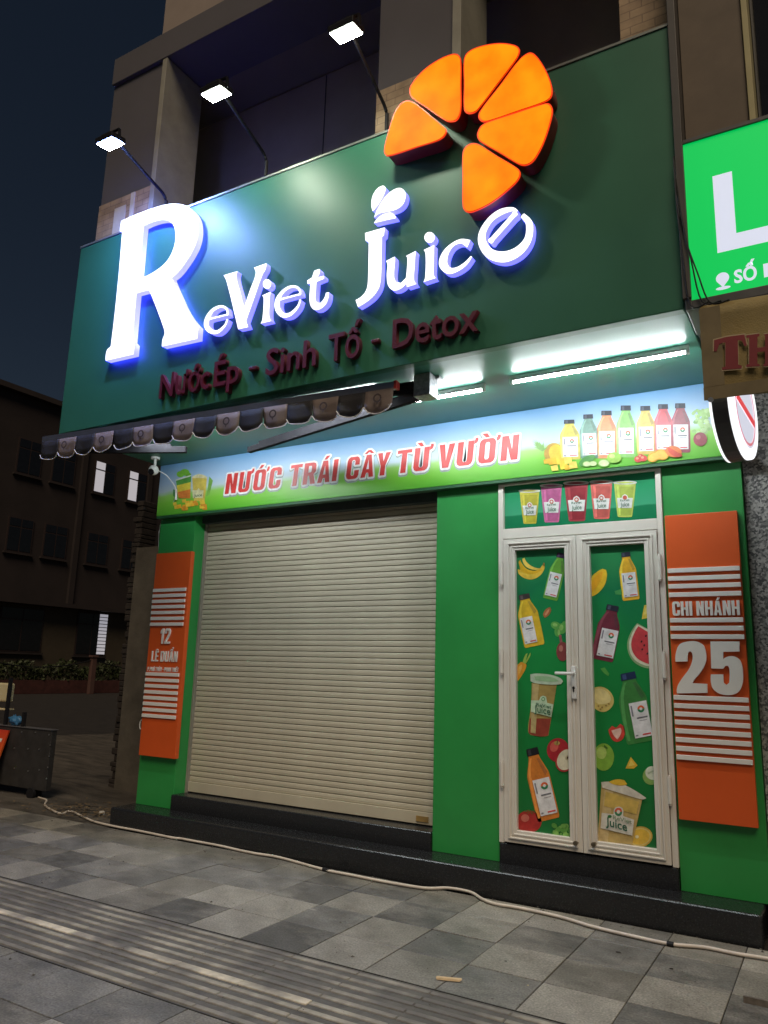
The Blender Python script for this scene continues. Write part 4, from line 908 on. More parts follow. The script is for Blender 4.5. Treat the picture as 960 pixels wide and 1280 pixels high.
b = bmesh.new(); q = [AL+Vector((0.05, 0.02, .03)), AR+Vector((-.05, .02, .03)), Vector((-2.45, -1.09, 3.578)), Vector((-6.0, -1.11, 3.578))]; b.faces.new([b.verts.new(p) for p in q]); cn = obj('canopy', b, FAB_B, aw); s_ = cn.modifiers.new('thickness', 'SOLIDIFY'); s_.thickness = 0.002
def arm(a, bb, w, h):
    b = bmesh.new(); bar(b, a, bb, w, h); d = (Vector(bb)-Vector(a)).normalized()
    bar(b, Vector(a)+Vector((0, 0, h*.75)), Vector(bb)-d*0.15+Vector((0, 0, h*.75)), w*.6, h*.4)
    return obj('arm', b, mat('matt_arm', (0.02, 0.02, 0.024), 0.85, 0.2, spec=0.1), aw)
arm((-2.42, -1.06, 3.47), (-4.42, -0.60, 3.435), 0.042, 0.052); arm((-5.98, -1.26, 3.45), (-4.955, -0.84, 3.44), 0.045, 0.055)
arm((-2.42, -1.06, 3.49), (-2.75, -1.2, 3.50), 0.036, 0.04)
b = bmesh.new(); bx(b, -2.46, -2.33, -1.14, -1.01, 3.44, 3.6055, 0.006); bx(b, -2.50, -2.30, -1.05, -0.98, 3.585, 3.6057, 0.003); obj('bracket', b, mat('galvanised', (0.42, 0.42, 0.44), 0.45, 0.4, 40, metal=0.6), aw)
b = bmesh.new(); bx(b, -6.05, -5.93, -1.32, -1.05, 3.50, 3.6057, 0.006); obj('bracket', b, mat('galvanised', (0.42, 0.42, 0.44), 0.45), aw)
b = bmesh.new(); cyl(b, (-5.55, -1.345, 3.545), (-5.42, -1.345, 3.545), 0.02, 10); obj('crank_eye', b, WHITEPL, aw)

# ================================================================== SECURITY CAMERA
sc = thing('security_camera', (-5.98, -0.35, 3.6), 'white dome security camera hanging at the left end of the banner', 'security camera')
K = U(193, 588, -0.35)
b = bmesh.new(); cyl(b, (K.x, -0.35, 3.606), (K.x, -0.35, 3.585), 0.045, 20); cyl(b, (K.x, -0.35, 3.59), (K.x, -0.35, K.z+0.045), 0.014, 12); obj('mount', b, WHITEPL, sc, smooth=False)
b = bmesh.new(); bmesh.ops.create_uvsphere(b, u_segments=20, v_segments=14, radius=0.052, matrix=Matrix.Translation((K.x, -0.36, K.z))); obj('head', b, WHITEPL, sc, smooth=True)
b = bmesh.new(); d = Vector((.15, -.8, -.58)).normalized(); c = Vector((K.x, -0.36, K.z)); cyl(b, c+d*0.035, c+d*0.054, 0.032, 18); obj('lens', b, GLASSD, sc)
b = bmesh.new(); tube(b, spline3([(K.x+.03, -.33, K.z), (K.x+.10, -.25, K.z-.06), (K.x+.10, -.12, K.z-.22), (-6.13, .02, 2.98), (-6.15, .06, 2.6), (-6.16, .08, 2.2)], 5), 0.0045, 6); obj('cable', b, WHITEPL, sc)
b = bmesh.new(); cyl(b, (K.x+.10, -.13, K.z-.16), (K.x+.103, -.12, K.z-.27), 0.011, 10); obj('connector', b, WHITEPL, sc)

# ================================================================== ADDRESS PANELS
def address(name_loc, x0, x1, z0, z1, label, Y0=-0.002, th=0.05):
    t = thing('address_panel', name_loc, label, 'address panel')
    box('board', x0, x1, Y0-th, Y0, z0, z1, ORANGE, t, 0.003)
    return t
STR = WHITEACR
ar = address((-0.755, -0.02, 0.62), -0.990, -0.518, 0.625, 2.668, 'orange address panel with white stripes and the number 25 beside the door')
YA = -0.052; og = ((830, 690), 4.742)
srm = bmesh.new(); bx(srm, -0.985, -0.523, YA-0.016, YA-0.0003, -0.0155, 0.0155, 0.002, 1); str_me = finish(srm, 'stripe'); str_me.materials.append(STR)
for yy in (103, 151, 198, 249, 403, 452, 502, 870, 920, 970, 1020, 1073, 1126, 1179, 1232):
    c = U(*px(*og, (235 + (yy-100)*.06, yy)), YA-0.016); obj('stripe', str_me, None, ar, loc=(0, 0, c.z))
d2 = [(68, 650), (70, 600), (90, 550), (130, 532), (190, 530), (235, 555), (250, 610), (245, 660), (215, 715), (185, 750), (167, 777), (255, 782), (257, 835), (77, 838), (80, 795), (110, 745), (150, 690), (168, 640), (168, 605), (155, 588), (142, 600), (140, 648)]
d5 = [(275, 530), (447, 530), (447, 590), (350, 592), (350, 636), (385, 618), (425, 622), (455, 650), (468, 710), (465, 780), (440, 830), (390, 848), (330, 840), (290, 810), (278, 770), (278, 725), (350, 725), (352, 775), (370, 788), (386, 775), (388, 700), (380, 675), (362, 675), (350, 692), (280, 690)]
for dd in (d2, d5): letter_px('digit', [[dd]], YA-0.0004, 0.018, [STR, STR], ar, 0.0, *og, 45)
c = U(*px(*og, (200, 376)), YA-0.016); cT = U(*px(*og, (200, 291)), YA-0.016)
def heavy(s_, x0, x1, zb, cap, Y, d, m, par, off=0.0): block('letter', s_, x0, x1, zb, cap, Y, d, m, par, wt=0.185 if s_ == 'CHI NHÁNH' else 0.16, gap=0.075 if s_ == 'CHI NHÁNH' else 0.11)
heavy('CHI NHÁNH', -0.965, -0.540, c.z, (cT.z-c.z), YA-0.0004, 0.018, STR, ar)
al = address((-5.84, -0.02, 0.63), -6.068, -5.575, 0.642, 2.660, 'orange address panel with white stripes and street name beside the roller shutter')
sm2 = bmesh.new(); bx(sm2, -6.062, -5.60, YA-0.014, YA-0.0003, -0.0165, 0.0165, 0.002, 1); str2 = finish(sm2, 'stripe'); str2.materials.append(STR)
ol = ((165, 680), 4.571)
for yy in (262, 294, 326, 358, 391, 425, 458, 745, 779, 813, 848, 882, 916, 950, 985):
    c = U(*px(*ol, (212 - (yy-262)*.087, yy)), YA-0.014); obj('stripe', str2, None, al, loc=(0, 0, c.z))
def onL(x, y): return U(*px(*ol, (x, y)), YA-0.014)
heavy('12', onL(160, 525).x, onL(216, 525).x, onL(187, 570).z, onL(187, 482).z-onL(187, 570).z, YA-.0004, .010, STR, al, 0.04)
heavy('LÊ DUẨN', onL(108, 640).x, onL(256, 640).x, onL(180, 672).z, onL(180, 612).z-onL(180, 672).z, YA-.0004, .007, STR, al, 0.045)
heavy('P.PHÚ THỦY - PHAN THIẾT', onL(84, 715).x, onL(262, 715).x, onL(170, 728).z, onL(170, 704).z-onL(170, 728).z, YA-.0004, .004, STR, al, 0.03)
b = bmesh.new(); tube(b, [(-6.085+.02*math.cos(t*.5)-.02, -.02, 0.93+.045*math.sin(t*.5)) for t in range(3, 11)], .006, 6); obj('cable_loop', b, WHITEPL, al)

# ================================================================== NEIGHBOUR ON THE RIGHT
nb = thing('neighbour_building', (0.8, 0.2, 0), 'speckled granite clad neighbouring shop with dark upper windows', 'building')
box('granite_wall', -0.474, 0.35, 0.06, 0.5, 0.0, 3.61, SPECK, nb, 0.003)
box('granite_wall', 2.6, 3.4, 0.06, 0.5, 0.0, 3.61, SPECK, nb, 0.003)
box('glass_front', 0.36, 2.59, 0.30, 0.34, 0.05, 3.61, GLASSD, nb)
box('step', -0.47, 3.4, -0.10, 0.055, -0.02, 0.13, GRANITE, nb, 0.01)
box('side_post', -0.600, -0.555, -1.385, -0.70, 3.64, 9.5, mat('dark_post', (0.07, 0.065, 0.06), 0.5), nb, 0.003)
box('column', -0.552, -0.20, -1.25, -0.7, 4.66, 9.5, mat('brown_paint', (0.14, 0.11, 0.08), 0.7), nb, 0.003)
box('corner_trim', -0.198, -0.165, -1.27, -0.7, 4.66, 9.5, mat('yellow_trim', (0.42, 0.38, 0.20), 0.6), nb, 0.003)
box('upper_wall', -0.55, 3.4, -0.3, 0.3, 3.62, 12.0, COLSTUC, nb)
w = box('upper_window', -0.16, 3.3, -0.95, -0.85, 4.66, 9.5, mat('window_frame_dark', (0.05, 0.05, 0.05), 0.5), nb)
for k in range(6): box('pane', -0.14+k*.57, -0.14+k*.57+.52, -0.965, -0.955, 4.7, 9.4, GLASSD, w)
# lit green box sign
lb = thing('light_box_sign', (0.9, -1.3, 3.62), 'glowing green light box sign with a huge white letter L', 'sign')
YL = -1.36
ob_ = bmesh.new(); bx(ob_, -0.588, 2.4, YL+0.004, -1.0, 3.575, 4.655, 0.004); obj('casing', ob_, mat('sign_casing', (0.10, 0.10, 0.10), 0.45, metal=0.4), lb)
box('face', -0.556, 2.37, YL, YL+0.012, 3.628, 4.63, emat('lit_green_face', (0.0, 0.50, 0.085), 0.25, (0.0, 0.3, 0.05)), lb)
fr = bmesh.new(); bx(fr, -0.590, -0.556, YL-0.012, YL+0.02, 3.575, 4.655, 0.003); bx(fr, -0.556, 2.4, YL-0.012, YL+0.02, 4.63, 4.655, 0.003); bx(fr, -0.556, 2.4, YL-0.012, YL+0.02, 3.575, 3.628, 0.003); obj('rim', fr, mat('sign_rim', (0.12, 0.12, 0.12), 0.4, metal=0.5), lb)
LW = emat('lit_white_print', (0.66, 0.76, 1.0), 0.17)
ol2 = ((830, 130), 2.7231)
a_ = U(*px(*ol2, (165, 247)), YL); bL = U(*px(*ol2, (182, 508)), YL); cL = U(*px(*ol2, (245, 440)), YL); dL = U(*px(*ol2, (232, 228)), YL)
x0 = (a_.x+bL.x)/2; x1 = (cL.x+dL.x)/2
b = bmesh.new(); b.faces.new([b.verts.new((x, YL-0.001, z)) for x, z in ((x0, bL.z), (x0+.95, bL.z), (x0+.95, cL.z), (x1, cL.z), (x1, a_.z), (x0, a_.z))]); obj('printed_letter', b, LW, lb)
s0 = U(*px(*ol2, (240, 612)), YL); s1 = U(*px(*ol2, (318, 600)), YL)
text('printed_word', 'SỐ', s0.x, s1.x, s0.z, 0.080, YL-0.001, 0, LW, lb, offset=0.03)
o0 = U(*px(*ol2, (341, 592)), YL); text('printed_digit', '1', o0.x, o0.x+.035, s0.z, 0.080, YL-.001, 0, LW, lb, offset=0.03)
pc = U(*px(*ol2, (200, 604)), YL); b = bmesh.new()
b.faces.new([b.verts.new((pc.x+.034*math.cos(rad(t)), YL-.001, pc.z+.020+.034*math.sin(rad(t)))) for t in range(-30, 211, 12)] + [b.verts.new((pc.x, YL-.001, pc.z-.036))])
b.faces.new([b.verts.new((pc.x+.038*math.cos(rad(t)), YL-.0012, pc.z-.040+.010*math.sin(rad(t)))) for t in range(0, 360, 20)]); obj('printed_pin', b, LW, lb)
# hanging wires at the box's corner
wr = thing('wires', (-0.6, -1.40, 3.6), 'thin black wires dangling down the edge of the green light box', 'wires')
for k, (xa, za, xb, zb_) in enumerate(((-0.60, 4.40, -0.50, 3.60), (-0.59, 4.15, -0.46, 3.585), (-0.605, 4.55, -0.56, 3.59))):
    b = bmesh.new(); tube(b, spline3([(xa, -1.392, za), ((xa*2+xb)/3-.012, -1.40, (za*2+zb_)/3), ((xa+2*xb)/3-.01, -1.40, (za+2*zb_)/3), (xb, -1.39, zb_), (xb+.10, -1.39, zb_-.02+.01*k)], 5), .005, 6); obj('wire', b, BLACKMET, wr)
# tan cloth banner
cb = thing('cloth_banner', (0.5, -1.38, 3.0), 'faded tan cloth banner with dark red serif capitals below the green light box', 'banner')
Y0 = -1.385
b = bmesh.new(); NX, NZ = 30, 8; gr = {}
for i in range(NX+1):
    for j in range(NZ+1):
        x = -0.512 + i*2.6/NX; zt = 3.555 - 0.02*math.sin(x*2); z = zt - j*(0.545)/NZ
        gr[i, j] = b.verts.new((x - .006*j/NZ, Y0 + 0.010*math.sin(x*9+j*.4)*(j/NZ) + 0.006*math.sin(j*1.1+x*3), z))
for i in range(NX):
    for j in range(NZ): b.faces.new((gr[i, j], gr[i, j+1], gr[i+1, j+1], gr[i+1, j]))
c_ = obj('cloth', b, mat('tan_cloth', (0.27, 0.205, 0.075), 0.75, 0.22, 3, bump=0.3, bscale=120), cb, smooth=True); s_ = c_.modifiers.new('thickness', 'SOLIDIFY'); s_.thickness = 0.003
HEM = mat('tan_hem', (0.18, 0.14, 0.07), 0.8, 0.2, 6)
box('hem', -0.518, 2.05, Y0-0.022, Y0-0.019, 3.012, 3.085, HEM, cb); box('hem', -0.516, -0.41, Y0-0.0225, Y0-0.019, 3.086, 3.548, HEM, cb)
ocl = ((860, 380), 5.82); YC = Y0-0.024
CR = mat('cloth_red', (0.20, 0.02, 0.025), 0.7, 0.15); CO = mat('cloth_outline', (0.42, 0.33, 0.20), 0.7, 0.1)
def flat(name, pts, Y, m, par):
    b = bmesh.new(); w = [U(*px(*ocl, p), Y) for p in pts]; vs = [b.verts.new(p) for p in w]; b.faces.new(vs); return obj(name, b, m, par)
T_ = [(190, 262), (285, 238), (410, 222), (428, 300), (412, 308), (392, 268), (362, 262), (366, 440), (392, 448), (390, 468), (250, 480), (245, 462), (272, 455), (272, 278), (228, 290), (208, 345), (188, 345)]
cT_ = Vector((305, 350))
flat('letter_outline', [tuple(cT_ + (Vector(p)-cT_)*1.07) for p in T_], YC, CO, cb); flat('letter', T_, YC-0.0015, CR, cb)
A0 = U(*px(*ocl, (425, 0)), YC); 
def H_poly(): 
    return [(425, 228), (520, 215), (520, 235), (505, 240), (505, 318), (560, 312), (560, 232), (548, 222), (640, 205), (640, 225), (622, 232), (622, 425), (640, 430), (640, 448), (548, 452), (548, 438), (560, 432), (560, 345), (505, 350), (505, 432), (522, 438), (522, 452), (425, 458), (425, 442), (445, 436), (445, 245), (425, 248)]
cH = Vector((532, 330)); flat('letter_outline', [tuple(cH + (Vector(p)-cH)*1.06) for p in H_poly()], YC, CO, cb); flat('letter', H_poly(), YC-0.0015, CR, cb)
gp = U(*px(*ocl, (165, 698)), YC); b = bmesh.new(); cyl(b, (gp.x, YC+.002, gp.z), (gp.x, YC-.006, gp.z), .014, 14); obj('grommet', b, STEEL, cb)
# round blade sign
rs_ = thing('round_sign', (-0.40, -1.0, 2.78), 'round glowing white blade sign with black rim and red print on the neighbouring shop', 'sign')
fc = Vector((-0.351, -1.0, 3.072)); th = 0.138
un = Vector((math.sin(th), math.cos(th), 0)); nn = Vector((un.y, -un.x, 0)); up = Vector((0, 0, 1))
WF = emat('lit_disc_white', (0.95, 0.97, 1.0), 0.30)
def dsk(d0, d1, r): b = bmesh.new(); cyl(b, fc+nn*d0, fc+nn*d1, r, 48); return b
obj('rim', dsk(-0.105, -0.022, 0.302), mat('black_rim', (0.09, 0.09, 0.10), 0.35), rs_)
obj('face', dsk(-0.0215, 0.0, 0.300), WF, rs_); obj('face', dsk(-0.120, -0.1055, 0.300), WF, rs_)
def dpoly(pts, d): b = bmesh.new(); b.faces.new([b.verts.new(fc+nn*d+un*x+up*z) for x, z in pts]); return b
obj('printed_panel', dpoly([(.235*math.cos(rad(t)), .235*math.sin(rad(t))) for t in range(0, 360, 10)], .001), emat('disc_print_grey', (0.72, 0.74, 0.86), 0.22), rs_)
b = bmesh.new()
for t in range(0, 360, 10):
    P4 = [(r_*math.cos(rad(q)), r_*math.sin(rad(q))) for r_, q in ((.205, t), (.222, t), (.222, t+10), (.205, t+10))]; b.faces.new([b.verts.new(fc+nn*.002+un*x+up*z) for x, z in P4])
obj('printed_ring', b, emat('disc_red', (0.9, 0.25, 0.3), 0.18), rs_)
obj('printed_bar', dpoly([(-.2, .0), (-.2, .05), (.2, -.02), (.2, -.07)], .003), emat('disc_bar_red', (0.9, 0.06, 0.08), 0.2), rs_)
obj('printed_bar', dpoly([(-.2, .055), (-.2, .09), (-.12, .07), (-.12, .04)], .003), emat('disc_bar_yellow', (0.95, 0.6, 0.05), 0.2), rs_)
b = bmesh.new(); cyl(b, fc-nn*.065+un*.29, Vector((-0.43, 0.07, 3.07)), .018, 10); obj('bracket', b, BLACKMET, rs_)
mb = box('metal_angle', -0.62, 0.1, -0.90, -0.885, 0.001, 0.03, mat('rusty_steel', (0.22, 0.19, 0.16), 0.6, 0.4, 12, metal=0.5)); mb.location = (0.09, -0.30, 0); tag(mb, 'low steel angle bar lying on the tiles in front of the neighbouring shop', 'metal bar')

# ================================================================== CABLE, LITTER on the pavement
CABLE = mat('dusty_white_cable', (0.56, 0.50, 0.43), 0.6, 0.15, 9)
cpx = [(48, 990), (47, 996), (58, 1000), (56, 1006), (62, 1011), (76, 1017), (88, 1014), (104, 1021), (118, 1027), (150, 1031), (180, 1037), (215, 1047), (238, 1045), (258, 1047), (275, 1057), (300, 1063), (320, 1067), (350, 1072), (405, 1087), (440, 1094), (480, 1102), (530, 1110), (560, 1110), (590, 1114), (603, 1124), (620, 1130), (650, 1135), (700, 1146), (740, 1158), (790, 1170), (838, 1180), (880, 1184), (920, 1192), (958, 1198)]
cp = [UZ(p[0], p[1], 0.014) for p in cpx]
for c in cp:
    if c.x > -6.2: c.y = min(c.y, -0.294)
cp += [cp[-1] + Vector((0.5, 0.03, 0)), cp[-1] + Vector((1.6, 0.12, 0))]
cw = thing('power_cable', (-3.0, -0.45, 0), 'long dusty white power cable lying along the foot of the black steps', 'cable')
b = bmesh.new(); tube(b, spline3(cp, 5), 0.0105, 8); obj('cable', b, CABLE, cw, smooth=True)
for p in ((408, 1087.5), (838, 1180), (163, 1034)):
    c = UZ(p[0], p[1], 0.014); n_ = UZ(p[0]+6, p[1]+1.2, 0.014); b = bmesh.new(); cyl(b, c-(n_-c)*.7, c+(n_-c)*.7, 0.015, 10); obj('tape_joint', b, BLACKMET, cw)
b = bmesh.new(); A_ = UZ(545, 1222, .008); B_ = UZ(576, 1225, .008); bar(b, A_, B_, .022, .009)
for v in b.verts: v.co += Vector((random.uniform(-.006, .006), random.uniform(-.006, .006), random.uniform(-.001, .002)))
tag(obj('wood_splinter', b, mat('pale_wood', (0.55, 0.40, 0.22), 0.7, 0.2, 30)), 'small pale wood splinter lying on the grey paving tiles', 'wood')
def scrap(pxy, w, l, h, m, name, label, cat, seed):
    r = random.Random(seed); c = UZ(pxy[0], pxy[1], 0.0); b = bmesh.new(); vs0 = []; n_ = 7
    for ring, zz in ((1, 0.0008), (.75, h)):
        vs0.append([b.verts.new((c.x + w*ring*math.cos(k*6.283/n_)*(.8+.4*r.random()), c.y + l*ring*math.sin(k*6.283/n_)*(.8+.4*r.random()), zz)) for k in range(n_)])
    for k in range(n_): b.faces.new((vs0[0][k], vs0[0][(k+1) % n_], vs0[1][(k+1) % n_], vs0[1][k]))
    b.faces.new(vs0[1]); b.faces.new(vs0[0][::-1])
    tag(obj(name, b, m), label, cat)
DK = mat('dark_scrap', (0.03, 0.025, 0.02), 0.8)
scrap((773, 1191), .018, .012, .006, DK, 'gum_spot', 'dark squashed scrap on a light tile below the door', 'litter', 1)
scrap((839, 1211), .010, .010, .003, DK, 'gum_spot', 'tiny black gum spot on the tile before the 25 panel', 'litter', 2)
scrap((632, 1202), .010, .010, .003, DK, 'gum_spot', 'tiny black gum spot on the tile below the green pillar', 'litter', 3)
scrap((660, 1232), .006, .006, .003, mat('pale_scrap', (0.5, 0.45, 0.3), .8), 'paper_scrap', 'tiny pale paper scrap on the tiles near the wood splinter', 'litter', 4)
scrap((390, 1137), .035, .008, .003, mat('paper_grey', (0.30, 0.29, 0.26), .8), 'paper_scrap', 'thin grey paper scrap on a dark tile before the shutter', 'litter', 5)
r = random.Random(31); b = bmesh.new()
for k in range(900):
    x = r.uniform(-7.5, .6); y = r.uniform(-3.6, -.32); s = r.uniform(.0015, .0055) if r.random() < .93 else r.uniform(.006, .011)
    if r.random() < .35: y = -.30 - abs(r.gauss(0, .10))
    c = Vector((x, y, .0012)); rr = [b.verts.new(c + Vector((s*math.cos(a*1.57+x)*(.6+.8*r.random()), s*math.sin(a*1.57+x)*(.6+.8*r.random()), 0))) for a in range(4)]; t_ = b.verts.new(c+Vector((0, 0, s*.7)))
    for a in range(4): b.faces.new((rr[a], rr[(a+1) % 4], t_))
tag(obj('grit', b, mat('grit_bits', (0.10, 0.09, 0.075), .9, .8, 14)), 'scattered grit and crumbs over the paving tiles', 'grit', kind='stuff')
# leaf litter and rubble at the driveway's edge
r = random.Random(11); b = bmesh.new()
for k in range(420):
    x = r.gauss(-6.75, .36); y = r.gauss(0.0, .20)
    if y < -.30 or x > -6.16 and y > -.3: continue
    s = r.uniform(.008, .028); a = r.uniform(0, 6.28); z = 0.02 + r.uniform(0, .022)
    q = [(-s, -.35*s), (0, -.5*s), (s, 0), (0, .5*s), (-s, .35*s)]
    b.faces.new([b.verts.new((x+u*math.cos(a)-v*math.sin(a), y+u*math.sin(a)+v*math.cos(a), z+r.uniform(0, .008))) for u, v in q])
tag(obj('leaf_litter', b, mat('dry_leaf', (0.15, 0.105, 0.055), 0.8, 0.5, 20)), 'dry leaves and crumbs swept against the end of the black step', 'leaf litter', kind='stuff')
def stone(c, s, label, seed, m=CONC):
    r = random.Random(seed); b = bmesh.new(); bmesh.ops.create_icosphere(b, subdivisions=2, radius=1)
    for v in b.verts: k = 1+r.uniform(-.16, .16); v.co = Vector((c[0]+v.co.x*s[0]*k, c[1]+v.co.y*s[1]*k, c[2]+s[2]*.6+v.co.z*s[2]*k))
    tag(obj('rubble_stone', b, m), label, 'stone')
stone((-6.36, 0.12, .01), (.10, .07, .06), 'broken concrete lump against the end of the black step', 1); stone((-6.60, .02, .01), (.035, .03, .025), 'small pale stone beside the white cable near the step', 2, mat('pale_stone', (0.45, 0.42, 0.36), .8))
stone((-7.0, 1.15, .02), (.28, .13, .10), 'long broken masonry lump at the foot of the concrete wall', 3)

# ================================================================== LEFT: wall, cart, far building
cwl = thing('concrete_wall', (-7.2, 1.2, 0), 'stained concrete end wall behind the green shop pillar', 'wall')
b = bmesh.new(); bx(b, -7.86, -6.14, 1.25, 1.48, -0.02, 3.02)
obj('panel', b, CONC, cwl)
b = bmesh.new(); r = random.Random(4); z = 0.0
while z < 3.6:
    h = r.uniform(.05, .09); bx(b, -7.97+r.uniform(-.03, .03), -7.84, 1.27+r.uniform(-.015, .015), 1.55, z, z+h*.97, .01, 1); z += h
obj('ragged_edge', b, mat('old_masonry', (0.038, 0.03, 0.025), 0.9, 0.4, 6, bump=.5, bscale=30), cwl)

cart = thing('street_cart', (-8.7, 0.5, 0), 'black metal street vendor cart with riveted side panel and posts', 'cart')
CARTB = mat('cart_black', (0.035, 0.033, 0.032), 0.5, 0.3, 8)
box('body', -10.2, -7.76, 0.20, 0.27, 0.10, 0.755, CARTB, cart, 0.006)
box('worktop', -10.24, -7.75, 0.19, 0.28, 0.757, 0.768, mat('cart_edge', (0.22, 0.22, 0.23), 0.4, metal=0.6), cart, 0.003)
for x, z in ((-8.35, .30), (-8.1, .29), (-7.9, .32), (-8.4, .52), (-8.15, .53), (-7.95, .54), (-8.3, .71), (-8.05, .72), (-7.8, .71), (-7.76, .6), (-7.76, .48), (-7.76, .36), (-7.76, .24)):
    b = bmesh.new(); cyl(b, (x, .2, z), (x, .194, z), .009, 8); obj('rivet', b, STEEL, cart)
for x in (-8.32, -8.66, -10.1): box('post', x-.018, x+.018, .205, .241, .769, .93 if x > -8.5 else 1.32, BLACKMET, cart)
for x in (-9.9, -8.0):
    for y in (.20, .27):
        b = bmesh.new(); cyl(b, (x, y-.02, .06), (x, y+.02, .06), .062, 18); obj('wheel', b, BLACKMET, cart)
cbx = thing('cream_box', (-9.2, .5, 1.0), 'cream plastic box on the posts of the black street cart', 'box')
b = bmesh.new(); bx(b, -10.0, -8.70, .244, .32, 1.03, 1.25, .02, 3); obj('tub', b, mat('cream_plastic', (0.66, 0.58, 0.34), 0.45, 0.05), cbx)
b = bmesh.new(); bx(b, -9.9, -8.72, .244, .36, .93, .95, .006); obj('lower_tray', b, mat('cream_plastic', (0.66, 0.58, 0.34), 0.45), cbx)
b = bmesh.new(); bmesh.ops.create_icosphere(b, subdivisions=3, radius=1)
for v in b.verts: k = 1+.25*math.sin(v.co.x*9+v.co.z*4)+.2*math.sin(v.co.y*11); v.co = Vector((-8.50+v.co.x*.11*k, .24+v.co.y*.04*k, .825+v.co.z*.055*k))
tag(obj('plastic_bag', b, mat('blue_plastic', (0.05, 0.18, 0.36), 0.4), smooth=True), 'crumpled blue plastic bag on top of the black cart', 'bag')
pb = thing('poster_board', (-8.9, 0.1, 0), 'red and yellow printed poster board leaning on the black cart', 'poster board')
b = bmesh.new()
q = [(-9.6, .02, 0.0), (-8.575, .02, 0.0), (-8.50, .165, .715), (-9.6, .165, .715)]
v1 = [b.verts.new(p) for p in q]; v2 = [b.verts.new((p[0], p[1]+.02, p[2])) for p in q]
b.faces.new(v1); b.faces.new(v2[::-1])
for k in range(4): b.faces.new((v1[k], v2[k], v2[(k+1) % 4], v1[(k+1) % 4]))
obj('board', b, grad_mat('poster_print', [(0, (0.72, 0.60, 0.03)), (.30, (0.75, 0.60, 0.03)), (.42, (0.70, 0.16, 0.02)), (.75, (0.70, 0.10, 0.02)), (1, (0.62, 0.05, 0.02))], lo=0, hi=.715, noise=.12), pb)
def pl(x, z, d=.003): return (x, .02+.145*z/.715-d, z)
b = bmesh.new()
for t in range(24):
    P4 = [(-8.66+rr*math.cos(a), .30+rr*math.sin(a)) for rr, a in ((.09, t*.2618), (.115, t*.2618), (.115, (t+1)*.2618), (.09, (t+1)*.2618))]; b.faces.new([b.verts.new(pl(*p)) for p in P4])
obj('printed_emblem', b, pmat((0.03, 0.015, 0.01)), pb)
b = bmesh.new(); b.faces.new([b.verts.new(pl(*p)) for p in ((-8.75, .58), (-8.57, .58), (-8.565, .62), (-8.75, .62))]); obj('printed_band', b, pmat((0.75, 0.7, 0.65)), pb)

# far office building across the yard
XF = -36.0
ofb = thing('office_building', (-40, 20, 0), 'dark three storey office block across the yard with a few lit panes', 'building')
OW = mat('office_render', (0.028, 0.020, 0.019), 0.85, 0.25, .6); OWL = mat('office_ground_render', (0.07, 0.054, 0.034), 0.85, 0.2, .8)
FRD = mat('old_frame', (0.035, 0.022, 0.02), 0.6)
LITW = emat('lit_stair_pane', (0.90, 0.88, 1.0), 0.085)
box('wall', XF-10, XF, 2.0, 34.0, 4.6, 15.2, OW, ofb)
box('ground_wall', XF-10, XF-.15, 2.0, 34.0, -0.1, 4.35, OWL, ofb)
box('ledge', XF-10, XF+.5, 2.0, 34.0, 4.36, 4.58, OW, ofb); box('roof_edge', XF-10, XF+.35, 1.8, 34.2, 15.22, 15.5, OW, ofb)
for y in (4.5, 9.2, 13.9, 21.6, 26.4, 31): box('pilaster', XF+.002, XF+.18, y-.16, y+.16, 4.6, 15.2, OW, ofb)
def win(y0, y1, z0, z1, lit=None, X=XF):
    w = box('window', X-.05, X+.06, y0, y1, z0, z1, FRD, ofb)
    n_ = 2; zc = z0+(z1-z0)*.72
    for k in range(n_):
        a = y0+.07+k*(y1-y0-.07)/n_; e = a+(y1-y0-.07)/n_-.07
        for (q0, q1) in ((z0+.07, zc-.04), (zc+.04, z1-.07)):
            box('pane', X+.062, X+.075, a, e, q0, q1, LITW if (lit and k in lit) else GLASSD, w)
    box('sill', X+.0, X+.16, y0-.1, y1+.1, z0-.12, z0-.02, OW, w)
for y, l in ((5.2, None), (7.4, None), (10.1, None), (12.4, None), (14.9, None), (17.5, None), (19.6, None), (22.35, (0,)), (24.8, (0,)), (27.4, None), (29.6, None)):
    win(y, y+1.45, 11.05, 12.95, l)
    win(y, y+1.45, 6.95, 8.75)
for y in (5.6, 10.2, 14.6, 17.8): win(y, y+2.5, 1.95, 4.2, None, XF-.15)
win(22.4, 24.4, 1.9, 4.25, None, XF-.15)
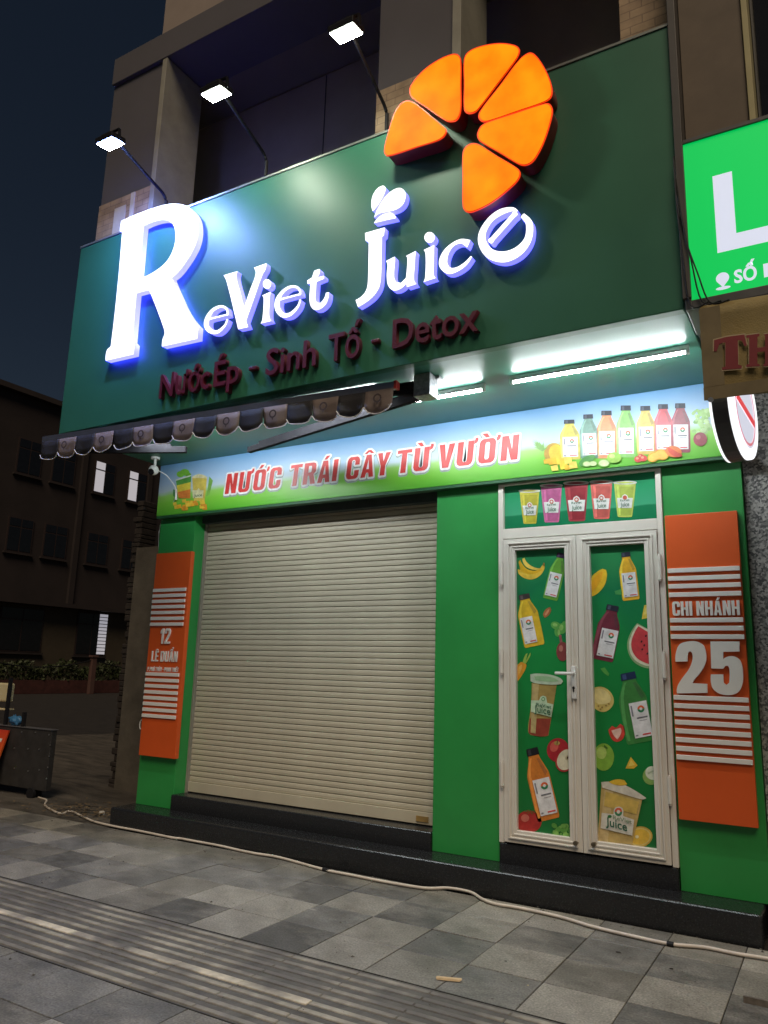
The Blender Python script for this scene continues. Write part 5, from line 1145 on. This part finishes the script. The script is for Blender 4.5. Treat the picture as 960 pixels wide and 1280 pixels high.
for k in range(12): box('lit_pane', XF-.07, XF-.055, 23.85, 24.4, 1.98+k*.19, 2.13+k*.19, LITW, ofb)
# hedge in a brick planter, posts and chain before it
plr = box('planter', XF+2.2, XF+3.2, 2.0, 25.8, 0.0, 0.62, mat('planter_brick', (0.07, 0.022, 0.018), 0.85, 0.35, 4)); tag(plr, 'low red brick planter running before the office block', 'planter')
hd = thing('hedge', (XF+2.7, 14, .6), 'clipped dark green hedge growing in the brick planter', 'hedge')
b = bmesh.new(); r = random.Random(21)
for k in range(9000):
    y = r.uniform(2.1, 25.7); x = XF+2.7+r.uniform(-.5, .5); z = .60+r.random()**.7*(.75+.18*math.sin(y*2.3)+.12*math.sin(y*5.1)); s = r.uniform(.06, .14)
    d1 = Vector((r.uniform(-1, 1), r.uniform(-1, 1), r.uniform(-1, 1))).normalized()*s; d2_ = Vector((r.uniform(-1, 1), r.uniform(-1, 1), r.uniform(-1, 1))).normalized()*s*.6
    c = Vector((x, y, z)); b.faces.new([b.verts.new(p) for p in (c-d1, c-d2_, c+d1, c+d2_)])
fo = obj('foliage', b, mat('hedge_leaf', (0.035, 0.048, 0.014), 0.6, 0.5, 3), hd); fo['kind'] = 'stuff'
for k in range(12): b = bmesh.new(); cyl(b, (XF+2.7, 3+k*1.95, .58), (XF+2.7, 3.05+k*1.95, 1.1), .025, 6); obj('stem', b, mat('bark', (0.06, 0.04, 0.03), .9), hd)
py_ = [8.0, 14.2, 20.4, 26.6]
cf = thing('chain_fence', (XF+4.0, 17, 0), 'posts with a sagging chain in front of the hedge', 'chain fence')
for k, y in enumerate(py_):
    b = bmesh.new(); bx(b, XF+3.9, XF+4.1, y-.14, y+.14, -.02, 1.75, .02); bx(b, XF+3.86, XF+4.14, y-.2, y+.2, 1.76, 1.86, .02); obj('post', b, mat('post_paint', (0.10, 0.05, 0.04), .8), cf)
    if k:
        a = py_[k-1]; b = bmesh.new(); tube(b, [(XF+4.0, a+(y-a)*t/14, 1.66-1.7*(t/14)*(1-t/14)) for t in range(15)], .028, 6); obj('chain', b, BLACKMET, cf)
